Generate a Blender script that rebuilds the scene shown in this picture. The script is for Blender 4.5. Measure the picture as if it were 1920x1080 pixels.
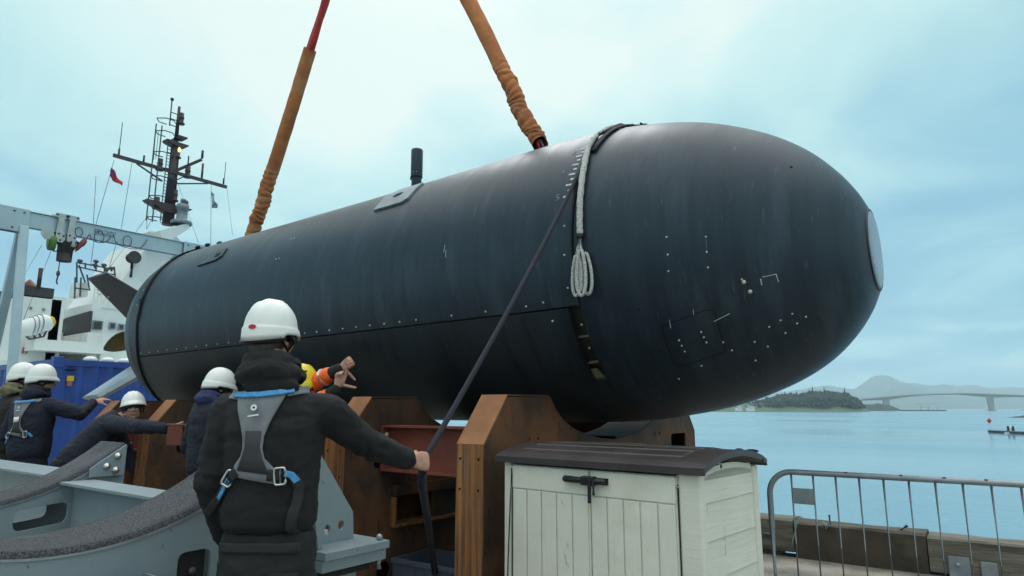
import bpy, bmesh, math, random
from math import sin, cos, pi, radians, atan2, hypot, sqrt
from mathutils import Vector, Matrix, noise, Quaternion
from mathutils.geometry import tessellate_polygon
from mathutils.bvhtree import BVHTree

for o in list(bpy.data.objects): bpy.data.objects.remove(o)
SC = bpy.context.scene
COL = SC.collection
rnd = random.Random(7)
V = Vector

# ------------------------------------------------------------------ camera
YAW = radians(36.777)          # world X runs along the hull towards its nose, world Y across the quay to the water
PITCH = radians(10.411)
FPX = 1230.0
CAMH = 1.5
cam_d = bpy.data.cameras.new('camera'); cam = bpy.data.objects.new('camera', cam_d); COL.objects.link(cam)
cam_d.sensor_width = 36; cam_d.lens = 36*FPX/1920; cam_d.clip_start = .05; cam_d.clip_end = 40000
cam.location = (0, 0, CAMH); cam.rotation_euler = (radians(90)+PITCH, 0, YAW)
SC.camera = cam

# ------------------------------------------------------------------ light
SUN_EL, SUN_AZ = radians(50), YAW+radians(4)     # heading measured from world Y, counter-clockwise
sun_vec = V((-sin(SUN_AZ)*cos(SUN_EL), cos(SUN_AZ)*cos(SUN_EL), sin(SUN_EL)))
sd = bpy.data.lights.new('sun', 'SUN'); so = bpy.data.objects.new('sun', sd); COL.objects.link(so)
sd.energy = .50; so.data.specular_factor = .4; sd.angle = radians(24); sd.color = (.98, .99, 1)
so.rotation_euler = (-sun_vec).to_track_quat('-Z', 'Y').to_euler(); so.location = (0, 0, 60)

W = bpy.data.worlds.new('World'); SC.world = W; W.use_nodes = True
def build_world():
    nt = W.node_tree; N = nt.nodes; L = nt.links; N.clear()
    out = N.new('ShaderNodeOutputWorld'); bg = N.new('ShaderNodeBackground'); bg2 = N.new('ShaderNodeBackground'); mx = N.new('ShaderNodeMixShader')
    sky = N.new('ShaderNodeTexSky'); sky.sky_type = 'NISHITA'; sky.sun_disc = False
    sky.sun_elevation = SUN_EL; sky.sun_rotation = -SUN_AZ
    L.new(sky.outputs[0], bg.inputs[0]); bg.inputs[1].default_value = .1
    tc = N.new('ShaderNodeTexCoord')
    dot = N.new('ShaderNodeVectorMath'); dot.operation = 'DOT_PRODUCT'; dot.inputs[1].default_value = sun_vec
    L.new(tc.outputs['Generated'], dot.inputs[0])
    sep = N.new('ShaderNodeSeparateXYZ'); L.new(tc.outputs['Generated'], sep.inputs[0])
    # cloud deck: directions projected on a high layer
    ad = N.new('ShaderNodeMath'); ad.operation = 'ADD'; ad.inputs[1].default_value = .16; 
    ab = N.new('ShaderNodeMath'); ab.operation = 'ABSOLUTE'; L.new(sep.outputs[2], ab.inputs[0]); L.new(ab.outputs[0], ad.inputs[0])
    dx = N.new('ShaderNodeMath'); dx.operation = 'DIVIDE'; L.new(sep.outputs[0], dx.inputs[0]); L.new(ad.outputs[0], dx.inputs[1])
    dy = N.new('ShaderNodeMath'); dy.operation = 'DIVIDE'; L.new(sep.outputs[1], dy.inputs[0]); L.new(ad.outputs[0], dy.inputs[1])
    cb = N.new('ShaderNodeCombineXYZ'); L.new(dx.outputs[0], cb.inputs[0]); L.new(dy.outputs[0], cb.inputs[1])
    nz = N.new('ShaderNodeTexNoise'); nz.inputs['Scale'].default_value = 1.0; nz.inputs['Detail'].default_value = 7; nz.inputs['Roughness'].default_value = .52
    nz.inputs['Distortion'].default_value = .5
    L.new(cb.outputs[0], nz.inputs['Vector'])
    # overcast: brightest round the hidden sun and overhead, thinner and bluer in between; the unseen half behind the camera is raised as fill light
    g0 = N.new('ShaderNodeMapRange'); g0.inputs[1].default_value = -1; g0.inputs[2].default_value = 1; L.new(dot.outputs['Value'], g0.inputs[0])
    g = N.new('ShaderNodeValToRGB'); L.new(g0.outputs[0], g.inputs[0]); e = g.color_ramp.elements
    e[0].position = 0; e[0].color = (.95,)*3+(1,); e[1].position = .968; e[1].color = (.98,)*3+(1,)
    for q, v in ((.50, .90), (.66, .45), (.79, .14), (.86, .22), (.895, .31), (.93, .66), (.948, .88)): a = e.new(q); a.color = (v+.04,)*3+(1,)
    ze = N.new('ShaderNodeMapRange'); ze.interpolation_type = 'SMOOTHSTEP'; ze.inputs[1].default_value = .50; ze.inputs[2].default_value = .88; L.new(sep.outputs[2], ze.inputs[0])
    mxm = N.new('ShaderNodeMath'); mxm.operation = 'MAXIMUM'; L.new(g.outputs[0], mxm.inputs[0]); L.new(ze.outputs[0], mxm.inputs[1])
    n2 = N.new('ShaderNodeMapRange'); n2.inputs[1].default_value = .36; n2.inputs[2].default_value = .64; n2.inputs[3].default_value = -.33; n2.inputs[4].default_value = .33
    L.new(nz.outputs[0], n2.inputs[0])
    sm = N.new('ShaderNodeMath'); sm.operation = 'ADD'; sm.use_clamp = True; L.new(mxm.outputs[0], sm.inputs[0]); L.new(n2.outputs[0], sm.inputs[1])
    cr = N.new('ShaderNodeValToRGB'); L.new(sm.outputs[0], cr.inputs[0])
    e = cr.color_ramp.elements
    e[0].position = .02; e[0].color = (.22, .44, .565, 1)
    e[1].position = 1; e[1].color = (.71, .825, .775, 1)
    for q, c in ((.25, (.26, .50, .60)), (.62, (.46, .705, .705)), (.82, (.58, .775, .755))): a = e.new(q); a.color = c+(1,)
    # an overcast dome grows brighter and more neutral with height
    zb = N.new('ShaderNodeMapRange'); zb.interpolation_type = 'SMOOTHSTEP'; zb.inputs[1].default_value = .52; zb.inputs[2].default_value = 1.0; L.new(sep.outputs[2], zb.inputs[0])
    mz = N.new('ShaderNodeMix'); mz.data_type = 'RGBA'; L.new(zb.outputs[0], mz.inputs[0]); L.new(cr.outputs[0], mz.inputs[6]); mz.inputs[7].default_value = (1.95, 1.93, 1.84, 1)
    L.new(mz.outputs[2], bg2.inputs[0]); bg2.inputs[1].default_value = 1.0
    mx.inputs[0].default_value = .90
    L.new(bg.outputs[0], mx.inputs[1]); L.new(bg2.outputs[0], mx.inputs[2]); L.new(mx.outputs[0], out.inputs[0])
build_world()
SC.view_settings.view_transform = 'Standard'; SC.view_settings.look = 'None'
SC.view_settings.exposure = 0.3; SC.view_settings.gamma = 1; SC.view_settings.use_curve_mapping = False
SC.cycles.volume_bounces = 1; SC.cycles.max_bounces = 7; SC.cycles.diffuse_bounces = 3; SC.cycles.glossy_bounces = 3
SC.cycles.use_denoising = True

# ------------------------------------------------------------------ measuring helpers
cp, sp = cos(PITCH), sin(PITCH)
UX, UY = cos(YAW), -sin(YAW)
def ray(px, py):
    X = (px-960)/FPX; Y = (540-py)/FPX
    D = cp-Y*sp; Z = Y*cp+sp
    return V((X*cos(YAW)-D*sin(YAW), X*sin(YAW)+D*cos(YAW), Z))
CO = V((0, 0, CAMH))
def onS(px, py, s): r = ray(px, py); return CO+r*(s/r.x)
def onT(px, py, t): r = ray(px, py); return CO+r*(t/r.y)
def onZ(px, py, z): r = ray(px, py); return CO+r*((z-CAMH)/r.z)
def onD(px, py, d):
    r = ray(px, py); k = -r.x*sin(YAW)+r.y*cos(YAW); return CO+r*(d/k)
def old(x, y, z=0):            # metres right of / ahead of the standpoint -> world
    return V((x*cos(YAW)-y*sin(YAW), x*sin(YAW)+y*cos(YAW), z))

# ------------------------------------------------------------------ object helpers
def tag(o, label=None, cat=None, group=None, kind=None):
    if label: o['label'] = label
    if cat: o['category'] = cat
    if group: o['group'] = group
    if kind: o['kind'] = kind
    return o
def empty(name, loc, rz=0, label=None, cat=None, group=None):
    o = bpy.data.objects.new(name, None); o.empty_display_size = .2; COL.objects.link(o)
    o.location = loc; o.rotation_euler = (0, 0, rz); return tag(o, label, cat, group)
def chain(o):
    m = Matrix.LocRotScale(o.location, o.rotation_euler, o.scale)
    return chain(o.parent) @ o.matrix_parent_inverse @ m if o.parent else m
def attach(o, parent, local=False):
    if parent is None: return
    o.parent = parent
    if not local: o.matrix_parent_inverse = chain(parent).inverted()
def link_mesh(name, me, m, parent=None, local=False):
    o = bpy.data.objects.new(name, me); COL.objects.link(o)
    if m is not None and len(me.materials) == 0: me.materials.append(m)
    attach(o, parent, local); return o
def copy_tree(o, parent=None):
    c = o.copy(); COL.objects.link(c)
    if parent is not None: c.parent = parent
    for ch in [x for x in o.children]: copy_tree(ch, c)
    return c
def bevel(o, w, seg=2, ang=35):
    b = o.modifiers.new('bevel', 'BEVEL'); b.width = w; b.segments = seg; b.limit_method = 'ANGLE'; b.angle_limit = radians(ang); b.harden_normals = False
    return o
def frame_of(d, up=V((0, 0, 1))):
    d = d.normalized()
    if abs(d.dot(up)) > .98: up = V((1, 0, 0))
    x = d.cross(up).normalized(); y = x.cross(d).normalized(); return x, y
class MB:
    def __init__(s): s.v = []; s.f = []; s.sm = []
    def add(s, vs, fs, smooth=False):
        n = len(s.v); s.v += [tuple(a) for a in vs]; s.f += [tuple(n+i for i in f) for f in fs]; s.sm += [smooth]*len(fs); return s
    def box(s, a, b, R=None, c=None):
        x0, y0, z0 = a; x1, y1, z1 = b
        vs = [V((x, y, z)) for z in (z0, z1) for y in (y0, y1) for x in (x0, x1)]
        if R is not None:
            c = V(c) if c is not None else (V(a)+V(b))/2
            vs = [R @ (q-c)+c for q in vs]
        return s.add(vs, [(0, 2, 3, 1), (4, 5, 7, 6), (0, 1, 5, 4), (2, 6, 7, 3), (0, 4, 6, 2), (1, 3, 7, 5)])
    def cbox(s, c, size, R=None):
        c = V(c); h = V(size)/2; return s.box(c-h, c+h, R, c)
    def hexa(s, bot, top):       # two quads
        vs = list(bot)+list(top); n = len(bot)
        return s.add(vs, [tuple(range(n))[::-1], tuple(range(n, 2*n))]+[(i, (i+1) % n, n+(i+1) % n, n+i) for i in range(n)])
    def tube(s, pts, r, seg=10, caps=True, closed=False, flat=1.0):
        pts = [V(p) for p in pts]; n = len(pts); rr = r if isinstance(r, (list, tuple)) else [r]*n
        vs = []; px = None
        for i, p in enumerate(pts):
            a = pts[(i-1) % n] if (closed or i) else pts[i]; b = pts[(i+1) % n] if (closed or i < n-1) else pts[i]
            d = (b-a); d = d.normalized() if d.length > 1e-9 else V((0, 0, 1))
            if px is None: x, y = frame_of(d)
            else:
                x = (px-d*px.dot(d))
                x = x.normalized() if x.length > 1e-6 else frame_of(d)[0]
                y = d.cross(x).normalized()
            px = x
            for k in range(seg):
                t = 2*pi*k/seg; vs.append(p+x*cos(t)*rr[i]+y*sin(t)*rr[i]*flat)
        fs = []
        for i in range(n if closed else n-1):
            j = (i+1) % n
            for k in range(seg): fs.append((i*seg+k, i*seg+(k+1) % seg, j*seg+(k+1) % seg, j*seg+k))
        s.add(vs, fs, True)
        if caps and not closed:
            b0 = len(s.v)-len(vs)
            s.f += [tuple(b0+k for k in range(seg))[::-1], tuple(b0+(n-1)*seg+k for k in range(seg))]; s.sm += [False, False]
        return s
    def bar(s, p0, p1, w, h, up=V((0, 0, 1))):
        p0, p1 = V(p0), V(p1); x, y = frame_of(p1-p0, up)
        q = [(-1, -1), (1, -1), (1, 1), (-1, 1)]
        vs = [p+x*a*w/2+y*b*h/2 for p in (p0, p1) for a, b in q]
        return s.add(vs, [(0, 3, 2, 1), (4, 5, 6, 7)]+[(i, (i+1) % 4, 4+(i+1) % 4, 4+i) for i in range(4)])
    def prism(s, outer, d0, d1, axis='x', holes=(), fn=None):
        # polygon given in the two other axes; axis x -> (y,z), y -> (x,z), z -> (x,y)
        if fn is None: fn = {'x': lambda a, b, d: V((d, a, b)), 'y': lambda a, b, d: V((a, d, b)), 'z': lambda a, b, d: V((a, b, d))}[axis]
        loops = [list(outer)]+[list(h) for h in holes]
        tris = tessellate_polygon([[V((a, b, 0)) for a, b in lp] for lp in loops])
        flat = [p for lp in loops for p in lp]; n = len(flat)
        vs = [fn(a, b, d0) for a, b in flat]+[fn(a, b, d1) for a, b in flat]
        fs = []
        for t in tris:
            fs.append(tuple(t)); fs.append(tuple(n+i for i in reversed(t)))
        k = 0
        for lp in loops:
            m = len(lp)
            for i in range(m): fs.append((k+i, k+(i+1) % m, n+k+(i+1) % m, n+k+i))
            k += m
        return s.add(vs, fs)
    def lathe(s, prof, c=(0, 0, 0), seg=24, R=None, smooth=True):
        c = V(c); vs = []
        for r, z in prof:
            for k in range(seg):
                t = 2*pi*k/seg; q = V((r*cos(t), r*sin(t), z)); vs.append((R @ q if R else q)+c)
        fs = [(i*seg+k, i*seg+(k+1) % seg, (i+1)*seg+(k+1) % seg, (i+1)*seg+k) for i in range(len(prof)-1) for k in range(seg)]
        return s.add(vs, fs, smooth)
    def ell(s, c, r, R=None, seg=16, rings=10):
        c = V(c); vs = [];
        for i in range(rings+1):
            ph = -pi/2+pi*i/rings
            for k in range(seg):
                t = 2*pi*k/seg; q = V((r[0]*cos(ph)*cos(t), r[1]*cos(ph)*sin(t), r[2]*sin(ph))); vs.append((R @ q if R else q)+c)
        fs = [(i*seg+k, i*seg+(k+1) % seg, (i+1)*seg+(k+1) % seg, (i+1)*seg+k) for i in range(rings) for k in range(seg)]
        return s.add(vs, fs, True)
    def cone(s, p0, p1, r0, r1, seg=14, flat=1.0, up=V((0, 0, 1))):   # round-ended tapered limb
        p0, p1 = V(p0), V(p1); d = (p1-p0); Ln = d.length; d = d/Ln if Ln > 1e-9 else V((0, 0, 1)); x, y = frame_of(d, up)
        prof = [(r0*sin(a), -r0*cos(a)) for a in (0.05, .5, 1.0, pi/2)]+[(r1*cos(a), Ln+r1*sin(a)) for a in (0, .5, 1.0, 1.52)]
        vs = []
        for r, z in prof:
            for k in range(seg):
                t = 2*pi*k/seg; vs.append(p0+d*z+x*r*cos(t)+y*r*sin(t)*flat)
        fs = [(i*seg+k, i*seg+(k+1) % seg, (i+1)*seg+(k+1) % seg, (i+1)*seg+k) for i in range(len(prof)-1) for k in range(seg)]
        fs += [tuple(range(seg))[::-1], tuple((len(prof)-1)*seg+k for k in range(seg))]
        return s.add(vs, fs, True)
    def loft(s, secs, seg=28, ex=2.4):      # (centre, half-axis a, half-axis b)
        vs = []
        for c, a, b in secs:
            c, a, b = V(c), V(a), V(b)
            for k in range(seg):
                t = 2*pi*k/seg; ct, st = cos(t), sin(t)
                u = (abs(ct)**(2/ex))*(1 if ct >= 0 else -1); w = (abs(st)**(2/ex))*(1 if st >= 0 else -1)
                vs.append(c+a*u+b*w)
        n = len(secs)
        fs = [(i*seg+k, i*seg+(k+1) % seg, (i+1)*seg+(k+1) % seg, (i+1)*seg+k) for i in range(n-1) for k in range(seg)]
        fs += [tuple(range(seg))[::-1], tuple((n-1)*seg+k for k in range(seg))]
        return s.add(vs, fs, True)
    def grid(s, rows, smooth=True):
        n, m = len(rows), len(rows[0])
        return s.add([p for r in rows for p in r], [(i*m+j, i*m+j+1, (i+1)*m+j+1, (i+1)*m+j) for i in range(n-1) for j in range(m-1)], smooth)
    def mesh(s, name, fix=True):
        me = bpy.data.meshes.new(name); me.from_pydata(s.v, [], s.f)
        me.polygons.foreach_set('use_smooth', s.sm)
        if fix:
            bm = bmesh.new(); bm.from_mesh(me); bmesh.ops.recalc_face_normals(bm, faces=bm.faces); bm.to_mesh(me); bm.free()
        me.update(); return me
    def build(s, name, m, parent=None, local=False, fix=True, bev=0, **kw):
        o = link_mesh(name, s.mesh(name, fix), m, parent, local)
        if bev: bevel(o, bev)
        if kw: tag(o, **kw)
        return o
TS = bpy.data.scenes.new('workbench')           # bare scene, so that evaluating one modifier does not evaluate everything
def eval_mesh(ob, name):
    COL.objects.unlink(ob); TS.collection.objects.link(ob)
    vl = TS.view_layers[0]; vl.update(); dg = vl.depsgraph
    me = bpy.data.meshes.new_from_object(ob.evaluated_get(dg)); me.name = name
    TS.collection.objects.unlink(ob); COL.objects.link(ob); return me
def remesh(mb, name, vox, sm=4, fac=.5):
    me = mb.mesh(name); ob = bpy.data.objects.new('tmp', me); COL.objects.link(ob)
    r = ob.modifiers.new('r', 'REMESH'); r.mode = 'VOXEL'; r.voxel_size = vox; r.use_smooth_shade = True
    if sm:
        q = ob.modifiers.new('s', 'SMOOTH'); q.factor = fac; q.iterations = sm
    out = eval_mesh(ob, name); out.name = name; bpy.data.objects.remove(ob); bpy.data.meshes.remove(me)
    out.polygons.foreach_set('use_smooth', [True]*len(out.polygons)); return out

# ------------------------------------------------------------------ materials
def rgb(c): return (c[0], c[1], c[2], 1)
def mat(name, c1, c2=None, rough=.6, metal=0, scale=3, stretch=(1, 1, 1), detail=5, lo=.35, hi=.65, bump=.15, bscale=60, bstretch=None, spec=.5,
        rvar=.12, c3=None, s3=1.2, lo3=.55, hi3=.75, bdist=.01, sheen=0, stretch3=(1, 1, 1), tint=None, c4=None, s4=30, stretch4=(1, 1, 1), lo4=.66, hi4=.72, fold=0, fscale=11):
    m = bpy.data.materials.new(name); m.use_nodes = True; nt = m.node_tree; N = nt.nodes; L = nt.links
    b = N['Principled BSDF']; b.inputs['Metallic'].default_value = metal; b.inputs['Specular IOR Level'].default_value = spec
    if sheen: b.inputs['Sheen Weight'].default_value = sheen
    c2 = c2 or tuple(x*.75 for x in c1)
    if tint: b.inputs['Specular Tint'].default_value = rgb(tint)
    tc = N.new('ShaderNodeTexCoord')
    def nz(sc, st, dt=5):
        mp = N.new('ShaderNodeMapping'); mp.inputs['Scale'].default_value = st; L.new(tc.outputs['Object'], mp.inputs[0])
        n = N.new('ShaderNodeTexNoise'); n.inputs['Scale'].default_value = sc; n.inputs['Detail'].default_value = dt; n.inputs['Roughness'].default_value = .6
        L.new(mp.outputs[0], n.inputs['Vector']); return n
    n1 = nz(scale, stretch, detail)
    r = N.new('ShaderNodeValToRGB'); r.color_ramp.elements[0].position = lo; r.color_ramp.elements[1].position = hi
    r.color_ramp.elements[0].color = rgb(c2); r.color_ramp.elements[1].color = rgb(c1); L.new(n1.outputs[0], r.inputs[0])
    col = r.outputs[0]
    if c3:
        n3 = nz(s3, stretch3, 6); mr = N.new('ShaderNodeMapRange'); mr.inputs[1].default_value = lo3; mr.inputs[2].default_value = hi3; L.new(n3.outputs[0], mr.inputs[0])
        mx = N.new('ShaderNodeMix'); mx.data_type = 'RGBA'; L.new(mr.outputs[0], mx.inputs[0]); L.new(col, mx.inputs[6]); mx.inputs[7].default_value = rgb(c3); col = mx.outputs[2]
    if c4:
        n4 = nz(s4, stretch4, 8); m4 = N.new('ShaderNodeMapRange'); m4.inputs[1].default_value = lo4; m4.inputs[2].default_value = hi4; L.new(n4.outputs[0], m4.inputs[0])
        mx4 = N.new('ShaderNodeMix'); mx4.data_type = 'RGBA'; L.new(m4.outputs[0], mx4.inputs[0]); L.new(col, mx4.inputs[6]); mx4.inputs[7].default_value = rgb(c4); col = mx4.outputs[2]
    L.new(col, b.inputs['Base Color'])
    mr = N.new('ShaderNodeMapRange'); mr.inputs[3].default_value = max(0, rough-rvar); mr.inputs[4].default_value = min(1, rough+rvar)
    L.new(n1.outputs[0], mr.inputs[0]); L.new(mr.outputs[0], b.inputs['Roughness'])
    if bump:
        nb = nz(bscale, bstretch or stretch, 4); bp = N.new('ShaderNodeBump'); bp.inputs['Strength'].default_value = bump; bp.inputs['Distance'].default_value = bdist
        L.new(nb.outputs[0], bp.inputs['Height']); L.new(bp.outputs[0], b.inputs['Normal'])
        if fold:       # soft creases: ridged, distorted noise
            nf = nz(fscale, (1, 1, 1.5), 1); nf.inputs['Distortion'].default_value = .5
            a1 = N.new('ShaderNodeMath'); a1.operation = 'SUBTRACT'; a1.inputs[1].default_value = .5; L.new(nf.outputs[0], a1.inputs[0])
            a2 = N.new('ShaderNodeMath'); a2.operation = 'ABSOLUTE'; L.new(a1.outputs[0], a2.inputs[0])
            bf = N.new('ShaderNodeBump'); bf.inputs['Strength'].default_value = fold; bf.inputs['Distance'].default_value = .045; bf.invert = True
            L.new(a2.outputs[0], bf.inputs['Height']); L.new(bf.outputs[0], bp.inputs['Normal'])
    return m
def emis(name, c, st):
    m = bpy.data.materials.new(name); m.use_nodes = True; b = m.node_tree.nodes['Principled BSDF']
    b.inputs['Base Color'].default_value = rgb(c); b.inputs['Emission Color'].default_value = rgb(c); b.inputs['Emission Strength'].default_value = st; return m
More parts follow.
